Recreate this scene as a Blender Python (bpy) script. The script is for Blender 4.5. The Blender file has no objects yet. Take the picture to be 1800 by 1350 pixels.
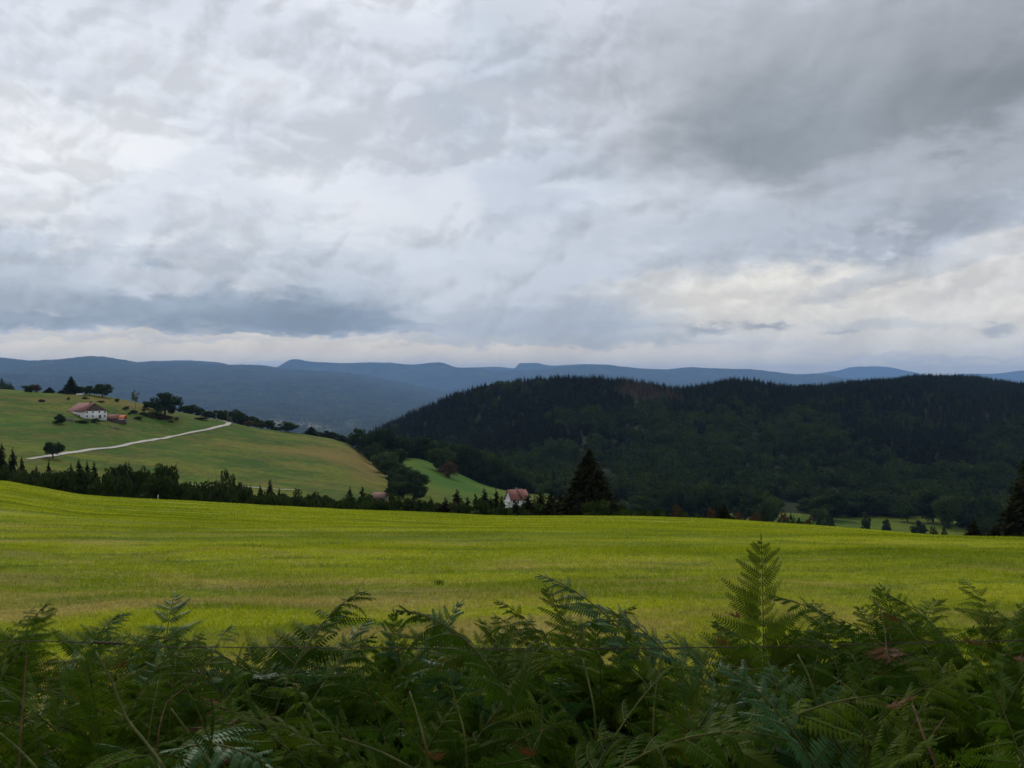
import bpy, math, random
import numpy as np
from mathutils import Vector

random.seed(7); rng = np.random.default_rng(11)
C = bpy.context.scene.collection
SC = bpy.context.scene
F = 1930.0                       # focal length in pixels of an 1800 px wide frame

# ------------------------------------------------------------------ camera
cam = bpy.data.cameras.new('camera'); camo = bpy.data.objects.new('camera', cam); C.objects.link(camo)
cam.sensor_width = 36.0; cam.lens = 36.0 * F / 1800.0
cam.clip_start = 0.1; cam.clip_end = 150000
camo.location = (0, 0, 0); camo.rotation_euler = (math.radians(90), 0, 0)
cam.dof.use_dof = True; cam.dof.focus_distance = 60.0; cam.dof.aperture_fstop = 20.0
SC.camera = camo

SC.view_settings.view_transform = 'Standard'; SC.view_settings.look = 'None'
SC.view_settings.exposure = 0.0; SC.view_settings.gamma = 1.0
cy = SC.cycles
cy.use_denoising = True; cy.max_bounces = 5; cy.diffuse_bounces = 2; cy.glossy_bounces = 1
cy.transmission_bounces = 2; cy.transparent_max_bounces = 4; cy.volume_bounces = 0
cy.sample_clamp_indirect = 4.0

# ------------------------------------------------------------------ node helpers
class NT:
    def __init__(s, tree): s.t = tree; s.n = tree.nodes; s.l = tree.links
    def node(s, typ, **kw):
        n = s.n.new(typ)
        for k, v in kw.items(): setattr(n, k, v)
        return n
    def put(s, sock, v):
        if v is None: return
        if isinstance(v, bpy.types.NodeSocket): s.l.new(v, sock)
        elif isinstance(v, (tuple, list)):
            v = tuple(v)
            if sock.type == 'RGBA' and len(v) == 3: v = v + (1.0,)
            sock.default_value = v
        else: sock.default_value = v
    def math(s, op, a, b=None, c=None, clamp=False):
        n = s.node('ShaderNodeMath', operation=op, use_clamp=clamp)
        s.put(n.inputs[0], a); s.put(n.inputs[1], b)
        if c is not None: s.put(n.inputs[2], c)
        return n.outputs[0]
    def vmath(s, op, a, b=None, scale=None):
        n = s.node('ShaderNodeVectorMath', operation=op)
        s.put(n.inputs[0], a)
        if b is not None: s.put(n.inputs[1], b)
        if scale is not None: s.put(n.inputs[3], scale)
        return n.outputs['Value'] if op in ('LENGTH', 'DOT_PRODUCT', 'DISTANCE') else n.outputs[0]
    def noise(s, vec, scale, detail=4, rough=0.55, dist=0.0, out=0):
        n = s.node('ShaderNodeTexNoise'); s.put(n.inputs['Vector'], vec)
        n.inputs['Scale'].default_value = scale; n.inputs['Detail'].default_value = detail
        n.inputs['Roughness'].default_value = rough; n.inputs['Distortion'].default_value = dist
        return n.outputs[out]
    def rng(s, v, a, b, c=0.0, d=1.0, smooth=True):
        n = s.node('ShaderNodeMapRange', interpolation_type='SMOOTHSTEP' if smooth else 'LINEAR')
        s.put(n.inputs[0], v)
        for i, x in enumerate((a, b, c, d)): s.put(n.inputs[i + 1], x)
        return n.outputs[0]
    def mix(s, f, a, b, blend='MIX'):
        n = s.node('ShaderNodeMix', data_type='RGBA', blend_type=blend)
        s.put(n.inputs[0], f); s.put(n.inputs[6], a); s.put(n.inputs[7], b)
        return n.outputs[2]
    def mapping(s, vec, scale=(1, 1, 1), loc=(0, 0, 0), rot=(0, 0, 0), typ='POINT'):
        n = s.node('ShaderNodeMapping', vector_type=typ); s.put(n.inputs[0], vec)
        n.inputs[1].default_value = loc; n.inputs[2].default_value = rot; n.inputs[3].default_value = scale
        return n.outputs[0]
    def sep(s, v):
        n = s.node('ShaderNodeSeparateXYZ'); s.put(n.inputs[0], v); return n.outputs
    def comb(s, x, y, z):
        n = s.node('ShaderNodeCombineXYZ')
        for i, q in enumerate((x, y, z)): s.put(n.inputs[i], q)
        return n.outputs[0]
    def attr(s, name, typ='GEOMETRY'):
        n = s.node('ShaderNodeAttribute', attribute_name=name, attribute_type=typ); return n.outputs['Fac']

def lin(r, g, b):
    f = lambda c: (c / 255 / 12.92) if c / 255 <= 0.04045 else ((c / 255 + 0.055) / 1.055) ** 2.4
    return (f(r), f(g), f(b))

# ------------------------------------------------------------------ sky and sun
SUN_EL, SUN_AZ = math.radians(40), math.radians(-14)       # azimuth clockwise from +Y
w = bpy.data.worlds.new('World'); SC.world = w; w.use_nodes = True
t = NT(w.node_tree); t.n.clear()
wo = t.node('ShaderNodeOutputWorld'); bg = t.node('ShaderNodeBackground'); t.l.new(bg.outputs[0], wo.inputs[0])
bg.inputs[1].default_value = 0.1
sky = t.node('ShaderNodeTexSky', sky_type='NISHITA'); sky.sun_disc = False
sky.sun_elevation = SUN_EL; sky.sun_rotation = SUN_AZ; sky.air_density = 1.2; sky.dust_density = 2.0
d = t.node('ShaderNodeTexCoord').outputs['Generated']
dx, dy, dz = t.sep(d)
up = t.math('ADD', t.math('MAXIMUM', dz, 0.0), 0.30)
q = t.comb(t.math('DIVIDE', dx, up), t.math('DIVIDE', dy, up), t.math('MULTIPLY', dz, 2.0))
az = t.math('MULTIPLY', t.math('ARCTAN2', dx, dy), 57.2958)
el = t.math('MULTIPLY', t.math('ARCSINE', dz), 57.2958)
ae = t.comb(az, el, 0.0)
hor = t.rng(el, 0.0, 9.0, 0.25, 1.0)                        # clouds get smaller towards the horizon
half = (0.5, 0.5, 0.5)
n1 = t.vmath('SUBTRACT', t.noise(q, 2.1, 7, 0.56, 0.2, out=1), half)
n2 = t.vmath('SUBTRACT', t.noise(t.vmath('ADD', q, (7.3, 2.1, 4.4)), 5.2, 8, 0.60, 0.1, out=1), half)
soft = t.vmath('ADD', ae, t.vmath('SCALE', n1, scale=t.math('MULTIPLY', hor, 7.5)))
hard = t.vmath('ADD', ae, t.vmath('SCALE', n2, scale=t.math('MULTIPLY', hor, 7.0)))
fine_n = t.vmath('SUBTRACT', t.noise(t.mapping(d, (1, 1, 2.2)), 26.0, 6, 0.6, 0.2, out=1), half)
fine = t.vmath('ADD', ae, t.vmath('SCALE', fine_n, scale=2.2))
low_ = t.vmath('ADD', ae, t.vmath('SCALE', n1, scale=t.math('MULTIPLY', hor, 3.0)))
def neut(c, g=1.03, k=.2):
    l = .3 * c[0] + .59 * c[1] + .11 * c[2]; return tuple(min(250, (v * (1 - k) + l * k) * g) for v in c)
def ang(px, py):
    a = math.atan((px - 900) / F); return math.degrees(a), math.degrees(math.atan((675 - py) / F * math.cos(a)))
col = t.comb(*lin(*neut((198, 205, 217))))
# (px, py, rx, ry, rotation deg, colour, strength, edge softness, warp)
BL = [
 (150, 330, 520, 260, 0, (226, 229, 233), 0.9, .9, 's'), (640, 0, 260, 120, 0, (232, 235, 240), 0.9, .9, 's'),
 (380, 80, 330, 60, -12, (205, 211, 222), 0.7, .9, 's'), (60, 250, 230, 90, -10, (228, 231, 234), 0.6, .9, 's'),
 (880, 190, 160, 190, 10, (176, 190, 208), 0.85, .8, 's'), (960, 320, 200, 120, 0, (180, 191, 207), 0.8, .8, 'h'),
 (1500, 160, 560, 300, 0, (170, 175, 184), 1.0, .6, 's'), (1520, 230, 330, 120, 0, (158, 164, 172), .8, .8, 's'), (1520, 170, 380, 150, -5, (157, 163, 171), .85, .8, 'l'), (1370, 232, 210, 88, -8, (132, 142, 150), 1.0, .75, 'l'),
 (1770, 110, 230, 140, -15, (120, 126, 132), 0.95, .8, 'l'), (1740, 30, 200, 60, 0, (158, 162, 168), 0.6, .7, 's'),
 (1650, 320, 330, 90, -12, (170, 176, 187), 0.85, .6, 'h'), (1330, 420, 330, 80, -5, (172, 181, 194), 0.85, .6, 'h'),
 (1640, 400, 300, 60, -14, (154, 163, 176), 0.8, .6, 'h'), (1180, 370, 130, 50, 0, (190, 197, 208), 0.7, .7, 'h'),
 (1000, 60, 160, 90, 0, (184, 192, 205), 0.6, .8, 's'), (1060, 190, 110, 60, 20, (190, 196, 206), 0.6, .6, 'h'),
 (520, 330, 180, 70, 0, (214, 219, 226), 0.7, .6, 'h'), (330, 370, 220, 80, 0, (198, 206, 218), 0.7, .6, 'h'),
 (640, 400, 150, 70, 20, (212, 216, 221), 0.7, .5, 'h'), (790, 360, 60, 60, 50, (208, 213, 221), 0.8, .5, 'f'),
 (20, 430, 190, 45, 0, (190, 199, 213), 0.7, .6, 'h'), (740, 480, 130, 55, 0, (196, 205, 217), 0.8, .4, 'f'),
 (160, 530, 380, 50, 0, (156, 172, 188), 0.9, .5, 'h'), (470, 545, 340, 48, 2, (130, 150, 170), 0.95, .5, 'h'), (300, 470, 560, 60, 0, (172, 185, 201), .7, .8, 'h'), (560, 560, 170, 22, 3, (122, 142, 164), .95, .5, 'f'), (60, 560, 160, 16, 0, (140, 158, 176), .8, .5, 'f'),
 (260, 490, 110, 34, 0, (198, 205, 216), 0.8, .4, 'f'), (40, 480, 110, 30, 0, (184, 194, 208), 0.7, .5, 'f'),
 (620, 505, 90, 30, 10, (180, 191, 207), 0.7, .5, 'f'), (840, 500, 150, 40, -6, (194, 202, 212), 0.8, .4, 'f'),
 (1000, 570, 260, 42, 0, (176, 188, 203), 0.85, .4, 'f'), (1020, 500, 190, 44, 0, (184, 194, 208), 0.7, .5, 'h'),
 (1540, 545, 420, 75, 4, (234, 228, 214), 0.95, .35, 'f'), (1740, 470, 170, 55, -18, (219, 214, 208), 0.9, .4, 'f'),
 (1500, 590, 460, 24, 0, (226, 221, 210), 0.6, .5, 'f'), (1130, 500, 130, 20, -5, (212, 212, 210), 0.6, .6, 'f'),
 (1380, 510, 170, 14, 0, (224, 220, 211), 0.6, .7, 'f'), (1560, 570, 130, 12, 0, (190, 198, 206), 0.5, .6, 'f'),
 (1600, 478, 200, 22, -14, (186, 190, 197), 0.7, .4, 'f'), (770, 558, 46, 14, 0, (184, 193, 204), 0.9, .3, 'f'),
 (400, 612, 900, 26, 0, (244, 230, 205), 0.9, .3, 'f'), (1350, 640, 800, 28, 0, (242, 230, 208), 0.8, .5, 'f'),
 (940, 600, 330, 12, 0, (182, 192, 200), 0.8, .5, 'f'), (250, 596, 300, 7, 0, (196, 201, 206), 0.6, .6, 'f'),
 (1252, 570, 52, 10, -2, (158, 165, 176), 0.85, .75, 'f'), (1338, 573, 27, 10, 0, (156, 163, 175), 0.85, .75, 'f'),
 (1372, 573, 23, 10, 0, (158, 165, 176), 0.85, .75, 'f'), (1480, 583, 32, 6, 0, (188, 192, 197), 0.8, .4, 'f'),
 (1760, 572, 28, 8, 0, (180, 185, 192), 0.85, .75, 'f'), (1660, 630, 180, 7, 0, (196, 204, 212), 0.6, .5, 'f'),
]
for (px, py, rx, ry, rot, c, st, so, wp) in BL:
    a, e = ang(px, py)
    m = t.mapping({'s': soft, 'h': hard, 'f': fine, 'l': low_}[wp], (rx / 33.7, ry / 33.7, 1), (a, e, 0), (0, 0, math.radians(-rot)), 'TEXTURE')
    r = t.vmath('LENGTH', m)
    f = t.rng(r, 1 + so * .55, 1 - so, 0.0, st)
    col = t.mix(f, col, lin(*neut(c)))
# texture of the cloud deck: thin streaks, and billows shaded in the colour from upper left
b1 = t.noise(t.vmath('ADD', q, t.vmath('SCALE', n1, scale=0.35)), 4.2, 9, 0.58)
b2_ = t.noise(t.mapping(hard, (1, 1.5, 1)), 0.22, 9, 0.6)
def height(v):
    vo = t.node('ShaderNodeTexNoise', noise_dimensions='2D', noise_type='RIDGED_MULTIFRACTAL', normalize=True); t.put(vo.inputs['Vector'], v); vo.inputs['Scale'].default_value = .9
    vo.inputs['Detail'].default_value = 5.0; vo.inputs['Roughness'].default_value = .5; vo.inputs['Offset'].default_value = 1.0; vo.inputs['Gain'].default_value = 1.6; vo.inputs['Distortion'].default_value = .25
    no = t.node('ShaderNodeTexNoise', noise_dimensions='2D'); t.put(no.inputs['Vector'], v); no.inputs['Scale'].default_value = 1.0; no.inputs['Detail'].default_value = 8.0; no.inputs['Roughness'].default_value = .56
    return t.math('SUBTRACT', no.outputs[0], t.math('MULTIPLY', vo.outputs[0], .30))
def relief(scale, loc, up_, gain, st_=1.5):
    v = t.vmath('ADD', t.mapping(ae, (scale, scale * st_, 1), loc), t.vmath('SCALE', n1, scale=.45))
    return t.math('MULTIPLY', t.math('SUBTRACT', height(v), height(t.vmath('ADD', v, up_))), gain)
rel = t.math('ADD', relief(.09, (3, 1, 0), (-.05, .12, 0), 1.0, 1.25), relief(.26, (9, 4, 2), (-.06, .13, 0), .55, 1.4))
rel = t.math('MULTIPLY', rel, t.rng(el, .5, 6, .35, 1.0))
rel = t.math('MULTIPLY', rel, t.math('SUBTRACT', 1.0, t.math('MULTIPLY', t.math('MULTIPLY', t.rng(az, 2, 14), t.rng(el, 5, 12)), .65)))
rel = t.math('MINIMUM', t.math('MAXIMUM', rel, -.15), .10)
k = t.math('ADD', t.math('ADD', rel, 0.0), t.rng(b1, 0.25, 0.75, -0.03, 0.03, False))
col = t.vmath('SCALE', col, scale=t.math('ADD', k, 1.06))
# the part of the sky outside the picture: brighter high up, greyer behind
back = t.rng(dy, 0.3, -0.5)
high = t.rng(el, 22, 55)
col = t.mix(t.math('MULTIPLY', high, 0.8), col, (0.74, 0.77, 0.82))
col = t.mix(t.math('MULTIPLY', back, 0.8), col, (0.50, 0.53, 0.58))
col = t.vmath('SCALE', col, scale=10.0)
t.put(bg.inputs[0], t.mix(0.95, sky.outputs[0], col))

sl = bpy.data.lights.new('sun', 'SUN'); so_ = bpy.data.objects.new('sun', sl); C.objects.link(so_)
sl.energy = 1.7; sl.angle = math.radians(16); sl.color = (1.0, 0.95, 0.87)
sv = Vector((math.sin(SUN_AZ) * math.cos(SUN_EL), math.cos(SUN_AZ) * math.cos(SUN_EL), math.sin(SUN_EL)))
so_.rotation_euler = sv.to_track_quat('Z', 'Y').to_euler(); so_.location = (30, -30, 60)

# ------------------------------------------------------------------ mesh and object helpers
def mesh(name, V, faces, mat, attrs=None, smooth=False):
    """faces: list of int arrays (n,3) or (n,4)"""
    me = bpy.data.meshes.new(name)
    V = np.asarray(V, np.float32); me.vertices.add(len(V)); me.vertices.foreach_set('co', V.ravel())
    faces = [np.asarray(f, np.int32) for f in faces if len(f)]
    loops = np.concatenate([f.ravel() for f in faces]); me.loops.add(len(loops)); me.loops.foreach_set('vertex_index', loops)
    sizes = np.concatenate([np.full(len(f), f.shape[1], np.int32) for f in faces])
    starts = np.concatenate([[0], np.cumsum(sizes)[:-1]]).astype(np.int32)
    me.polygons.add(len(sizes)); me.polygons.foreach_set('loop_start', starts)
    try: me.polygons.foreach_set('loop_total', sizes)
    except Exception: pass
    me.update(calc_edges=True)
    if smooth: me.polygons.foreach_set('use_smooth', np.ones(len(sizes), bool))
    for k_, v_ in (attrs or {}).items():
        a = me.attributes.new(k_, 'FLOAT', 'POINT'); a.data.foreach_set('value', np.asarray(v_, np.float32))
    if mat: me.materials.append(mat)
    return me

def obj(name, me, parent=None, coll=None):
    o = bpy.data.objects.new(name, me); (coll or C).objects.link(o)
    if parent: o.parent = parent
    return o
def tag(o, label=None, cat=None, group=None, kind=None):
    if label: o['label'] = label
    if cat: o['category'] = cat
    if group: o['group'] = group
    if kind: o['kind'] = kind
    return o
def empty(name, loc=(0, 0, 0), rz=0.0):
    o = bpy.data.objects.new(name, None); C.objects.link(o); o.location = loc; o.rotation_euler = (0, 0, rz)
    o.empty_display_size = 0.3; return o

class MB:
    """collects primitives for one mesh"""
    def __init__(s): s.V = []; s.Q = []; s.T = []; s.n = 0
    def add(s, V, Q=(), T=()):
        V = np.asarray(V, float).reshape(-1, 3)
        if len(Q): s.Q.append(np.asarray(Q) + s.n)
        if len(T): s.T.append(np.asarray(T) + s.n)
        s.V.append(V); s.n += len(V)
    def box(s, x0, y0, z0, x1, y1, z1):
        V = [(x, y, z) for z in (z0, z1) for y in (y0, y1) for x in (x0, x1)]
        s.add(V, [(0, 2, 3, 1), (4, 5, 7, 6), (0, 1, 5, 4), (1, 3, 7, 5), (3, 2, 6, 7), (2, 0, 4, 6)])
    def tube(s, pts, rad, n=6, cap=True):
        pts = np.asarray(pts, float); rad = np.broadcast_to(rad, len(pts)); m = len(pts)
        T = np.gradient(pts, axis=0); T /= np.linalg.norm(T, axis=1)[:, None] + 1e-9
        ref = np.array([0.3, 0.9, 0.1]); V = []
        for p, tt, r in zip(pts, T, rad):
            rf = ref if abs(tt @ ref) < .95 else np.array([1., 0, 0])
            a = np.cross(tt, rf); a /= np.linalg.norm(a); b = np.cross(tt, a)
            for k in range(n):
                th = 2 * math.pi * k / n; V.append(p + r * (a * math.cos(th) + b * math.sin(th)))
        Q = [(i * n + k, i * n + (k + 1) % n, (i + 1) * n + (k + 1) % n, (i + 1) * n + k) for i in range(m - 1) for k in range(n)]
        V += [pts[0], pts[-1]]
        Tt = [(m * n, (k + 1) % n, k) for k in range(n)] + [(m * n + 1, (m - 1) * n + k, (m - 1) * n + (k + 1) % n) for k in range(n)] if cap else []
        s.add(V, Q, Tt)
    def build(s, name, mat, smooth=False, attrs=None):
        fs = []
        if s.Q: fs.append(np.concatenate(s.Q))
        if s.T: fs.append(np.concatenate(s.T))
        return mesh(name, np.concatenate(s.V), fs, mat, attrs, smooth)

def grid_faces(nr, nc):
    i = np.arange(nr - 1)[:, None] * nc + np.arange(nc - 1)[None, :]
    i = i.ravel(); return np.stack([i, i + 1, i + nc + 1, i + nc], 1)

# smooth value noise for terrain and masks (python side)
_tab = rng.random((256, 256))
def vnoise(x, y):
    x = np.asarray(x, float); y = np.asarray(y, float)
    xi = np.floor(x).astype(int); yi = np.floor(y).astype(int); fx = x - xi; fy = y - yi
    fx = fx * fx * (3 - 2 * fx); fy = fy * fy * (3 - 2 * fy)
    g = lambda a, b: _tab[a & 255, b & 255]
    return (g(xi, yi) * (1 - fx) + g(xi + 1, yi) * fx) * (1 - fy) + (g(xi, yi + 1) * (1 - fx) + g(xi + 1, yi + 1) * fx) * fy
def fbm(x, y, o=4):
    r = 0; a = .5; s_ = 0
    for i in range(o): r = r + a * vnoise(x * 2 ** i + 17 * i, y * 2 ** i + 5 * i); s_ += a; a *= .5
    return r / s_

# ------------------------------------------------------------------ terrain
YK = [-80, 5, 40, 75, 112, 160, 220, 300, 400, 500, 600, 720, 850, 1000, 1250, 1500, 1900, 2400, 3000, 4200, 6000, 60000]
# crest py, z300, z400, py at 500,600,720,850,1000, then z at 1250,1500,1900,2400,3000
TB = {
 -900: (840, -33, -36, 806, 768, 722, 680, 672, -10, 30, 30, -40, -120),
 -100: (845, -34, -36.5, 806, 768, 722, 683, 686, -30, -15, -20, -100, -170),
 0:    (848, -34, -37, 808, 768, 724, 685, 688, -38, -10, -60, -150, -190),
 60:   (858, -35, -37.5, 809, 770, 728, 688, 692, -50, -45, -90, -150, -190),
 150:  (873, -36, -38.5, 822, 785, 737, 692, 700, -58, -80, -120, -150, -190),
 220:  (878, -37, -39.5, 830, 795, 752, 703, 712, -60, -90, -125, -155, -190),
 300:  (882.5, -38, -40.5, 838, 804, 768, 723, 728, -62, -95, -130, -160, -190),
 380:  (887, -39, -41.5, 846, 812, 774, 739, 746, -66, -100, -132, -160, -190),
 450:  (890.5, -40, -43, 852, 820, 785, 753, 765, -74, -105, -135, -160, -190),
 540:  (894.5, -41, -44, 860, 832, 797, 765, 780, -82, -110, -130, -165, -195),
 610:  (898, -42, -45, 868, 842, 810, 781, 800, -90, -115, -122, -165, -195),
 660:  (900, -42, -46, 880, 858, 830, 812, 822, -98, -115, -92, -150, -195),
 720:  (902, -43, -47, 890, 868, 834, 806, 818, -98, -105, -65, -140, -190),
 800:  (905.5, -44, -47, 896, 876, 852, 831, 845, -100, -88, -30, -120, -180),
 860:  (908, -45, -47, 900, 886, 868, 856, 862, -98, -78, -14, -110, -180),
 1000: (909, -48, -54, 910, 905, 896, 880, 862, -85, -50, -1, -90, -170),
 1100: (909.5, -52, -60, 950, 940, 925, 902, 875, -90, -55, -5, -80, -160),
 1200: (913, -56, -66, 975, 965, 943, 915, 885, -95, -60, -20, -70, -150),
 1300: (917.5, -58, -70, 990, 975, 950, 918, 888, -98, -63, -5, -60, -150),
 1400: (925, -60, -74, 1005, 985, 958, 922, 890, -98, -66, -18, -40, -150),
 1550: (936, -61, -77, 1015, 993, 962, 926, 893, -100, -68, -7, -12, -150),
 1620: (942, -62, -78, 1020, 996, 964, 928, 895, -101, -70, -18, 5, -140),
 1700: (948, -62, -79, 1022, 998, 966, 930, 897, -102, -72, -22, 3, -140),
 1800: (955, -63, -80, 1025, 1000, 968, 932, 900, -103, -75, -28, -13, -140),
 2000: (968, -64, -82, 1030, 1005, 970, 935, 903, -104, -78, -30, -20, -140),
 2900: (990, -66, -84, 1035, 1008, 972, 938, 905, -105, -80, -32, -25, -140),
}
def pchip(xk, yk, x):
    """monotone cubic through columns of yk (len(xk), m)"""
    xk = np.asarray(xk, float); h = np.diff(xk)[:, None]; dl = np.diff(yk, axis=0) / h
    m = np.zeros_like(yk); m[0] = dl[0]; m[-1] = dl[-1]
    w1 = 2 * h[1:] + h[:-1]; w2 = h[1:] + 2 * h[:-1]; ok = (dl[:-1] * dl[1:]) > 0
    with np.errstate(all='ignore'): mm = (w1 + w2) / (w1 / dl[:-1] + w2 / dl[1:])
    m[1:-1] = np.where(ok, mm, 0)
    i = np.clip(np.searchsorted(xk, x) - 1, 0, len(xk) - 2); H_ = (xk[i + 1] - xk[i])[:, None]; u = ((x - xk[i])[:, None]) / H_
    return ((2 * u ** 3 - 3 * u ** 2 + 1) * yk[i] + (u ** 3 - 2 * u ** 2 + u) * H_ * m[i]
            + (-2 * u ** 3 + 3 * u ** 2) * yk[i + 1] + (u ** 3 - u ** 2) * H_ * m[i + 1])
pk = sorted(TB); rows = []
for p in pk:
    v = TB[p]; tc = (v[0] - 675) / F; z112 = -tc * 112; s_ = (z112 + 1.6) / 107
    zz = [-1.6, -1.6, -1.6 + s_ * 35 * .93, -1.6 + s_ * 70 * .97, z112, z112 - 9.5, z112 - 19, v[1], v[2]]
    for Yk, py in zip((500, 600, 720, 850, 1000), v[3:8]): zz.append(-(py - 675) / F * Yk)
    zz += list(v[8:13]) + [-300, -450, -900]
    rows.append(zz)
TBL = np.array(rows)                                   # px keys x YK
YG = np.concatenate([np.linspace(-80, 5, 12)[:-1], np.geomspace(5, 60000, 900)])
PXG = np.arange(-900, 2901, 6.0)
_a = pchip(YK, TBL.T, YG)                               # (Y, pk)
TG = pchip(pk, _a.T, PXG)                               # (PX, Y)
def H(x, y):
    x = np.asarray(x, float); y = np.asarray(y, float)
    px = np.clip(900 + F * x / np.maximum(y, 25), -899, 2899)
    ip = (px + 900) / 6; i = np.clip(ip.astype(int), 0, len(PXG) - 2); fp = ip - i
    yy = np.clip(y, -79, 59900); j = np.clip(np.searchsorted(YG, yy) - 1, 0, len(YG) - 2); fy = (yy - YG[j]) / (YG[j + 1] - YG[j])
    z = (TG[i, j] * (1 - fp) + TG[i + 1, j] * fp) * (1 - fy) + (TG[i, j + 1] * (1 - fp) + TG[i + 1, j + 1] * fp) * fy
    far = np.clip((y - 250) / 300, 0, 1)
    z = z + far * 2.3 * (fbm(x / 45, y / 45) - .5) + np.clip((y - 8) / 25, 0, 1) * .22 * (fbm(x / 9 + 50, y / 9, 3) - .5)
    pq = 900 + F * x / np.maximum(y, 25)
    z = z + 34 * (fbm(pq / 75, y / 900 + 3, 3) - .5) * np.clip((y - 1020) / 200, 0, 1) * np.clip((1850 - y) / 250, 0, 1) * np.clip((pq - 660) / 80, 0, 1)
    return z
def at(px, Y): return float((px - 900) / F * Y)
def ground(px, Y):
    x = at(px, Y); return (x, Y, float(H(x, Y)))
def P(px, py, Y): return np.array(((px - 900) / F * Y, Y, (675 - py) / F * Y))
def gau(px, py, cx, cy, rx, ry, rot=0):
    a = math.radians(rot); u = (px - cx) * math.cos(a) + (py - cy) * math.sin(a); v = -(px - cx) * math.sin(a) + (py - cy) * math.cos(a)
    return np.exp(-(u / rx) ** 2 - (v / ry) ** 2)

# ------------------------------------------------------------------ materials
def new_mat(name):
    m = bpy.data.materials.new(name); m.use_nodes = True; t = NT(m.node_tree); t.n.clear()
    out = t.node('ShaderNodeOutputMaterial'); return m, t, out
def bsdf(t, col, rough=0.8, spec=0.2, normal=None):
    b = t.node('ShaderNodeBsdfPrincipled'); t.put(b.inputs['Base Color'], col); t.put(b.inputs['Roughness'], rough)
    b.inputs['Specular IOR Level'].default_value = spec
    if normal: t.put(b.inputs['Normal'], normal)
    return b
def bump(t, h, strength=.5, dist=.1):
    n = t.node('ShaderNodeBump'); n.inputs['Strength'].default_value = strength; n.inputs['Distance'].default_value = dist
    t.put(n.inputs['Height'], h); return n.outputs[0]

def meadow_colour(t):
    """mown meadow: yellow-green turf with darker swaths along the mowing direction and straw patches"""
    p = t.node('ShaderNodeTexCoord').outputs['Object']
    x, y, z = t.sep(p)
    warp = t.vmath('SCALE', t.vmath('SUBTRACT', t.noise(p, .08, 3, out=1), (0.5, 0.5, 0.5)), scale=9.0)
    pw = t.vmath('ADD', p, warp)
    st = t.noise(t.mapping(pw, (.10, .50, 0), rot=(0, 0, math.radians(9))), 1.0, 4, .6)
    st2 = t.noise(t.mapping(p, (.65, 1.9, 0), rot=(0, 0, math.radians(-5))), 1.0, 5, .65)
    big = t.noise(p, .035, 4, .6)
    c = t.mix(t.rng(st, .40, .60), (0.160, 0.205, 0.006), (0.300, 0.330, 0.011))
    c = t.mix(t.math('MULTIPLY', t.rng(st2, .50, .66), t.rng(y, 85, 30, .25, .8)), c, (0.085, 0.140, 0.010))
    st3 = t.noise(t.mapping(pw, (.20, .85, 0), loc=(31, 7, 0), rot=(0, 0, math.radians(3))), 1.0, 5, .62)
    c = t.mix(t.math('MULTIPLY', t.rng(st3, .55, .68), t.rng(y, 100, 40, .3, .7)), c, (0.095, 0.155, 0.010))
    c = t.mix(t.math('MULTIPLY', t.rng(st3, .45, .32), .6), c, (0.33, 0.32, 0.022))
    c = t.mix(t.math('MULTIPLY', t.rng(big, .45, .7), .4), c, (0.30, 0.31, 0.014))
    # straw: strongest close to the ferns and on the left
    near = t.rng(y, 14, 8); left = t.rng(x, 4, -9)
    k = t.math('ADD', t.math('MULTIPLY', near, .13), t.math('MULTIPLY', t.math('MULTIPLY', left, t.rng(y, 34, 9)), .11))
    sn = t.noise(t.mapping(pw, (.28, 1.1, 0), rot=(0, 0, math.radians(-4))), 1.0, 6, .68)
    f = t.rng(t.math('ADD', sn, k), .58, .80)
    c = t.mix(t.math('MULTIPLY', f, .75), c, (0.38, 0.29, 0.09))
    return c
M = {}
m, t, out = new_mat('meadow_turf'); M['meadow'] = m
c = meadow_colour(t); p = t.node('ShaderNodeTexCoord').outputs['Object']
g = t.noise(t.mapping(p, (1.0, .8, 1)), 9.0, 6, .7)
c = t.vmath('SCALE', c, scale=t.rng(g, .3, .7, .55, 1.25, False))
t.l.new(bsdf(t, c, .9, .08, bump(t, g, .9, .12)).outputs[0], out.inputs[0])

m, t, out = new_mat('meadow_blades'); M['blades'] = m
c = meadow_colour(t); v = t.attr('var')
c = t.mix(t.math('MULTIPLY', t.rng(v, .88, 1.0), .4), c, (0.33, 0.28, 0.08))
c = t.vmath('SCALE', c, scale=t.rng(v, 0, 1, .95, 1.6, False))
b = bsdf(t, c, .8, .04); tr = t.node('ShaderNodeBsdfTranslucent'); t.put(tr.inputs[0], c)
mx = t.node('ShaderNodeMixShader'); mx.inputs[0].default_value = .35
t.l.new(b.outputs[0], mx.inputs[1]); t.l.new(tr.outputs[0], mx.inputs[2]); t.l.new(mx.outputs[0], out.inputs[0])

m, t, out = new_mat('pasture'); M['pasture'] = m
p = t.node('ShaderNodeTexCoord').outputs['Object']
a = t.noise(t.mapping(p, (.011, .014, .02), rot=(0, 0, .3)), 1.0, 6, .65, .4)
b_ = t.noise(t.mapping(p, (.06, .055, .05), rot=(0, 0, -.2)), 1.0, 6, .7)
c = t.mix(t.rng(a, .42, .58), (0.034, 0.090, 0.003), (0.125, 0.148, 0.009))
c = t.mix(t.math('MULTIPLY', t.rng(b_, .46, .62), .7), c, (0.125, 0.105, 0.024))
c = t.mix(t.math('MULTIPLY', t.rng(t.noise(p, .22, 7, .8), .46, .58), .6), c, (0.035, 0.048, 0.008))
dry = t.math('ADD', t.attr('dry'), t.math('MULTIPLY', t.math('SUBTRACT', t.noise(t.mapping(p, (.03, .06, .03), rot=(0, 0, .15)), 1.0, 7, .75), .5), 2.6))
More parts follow.
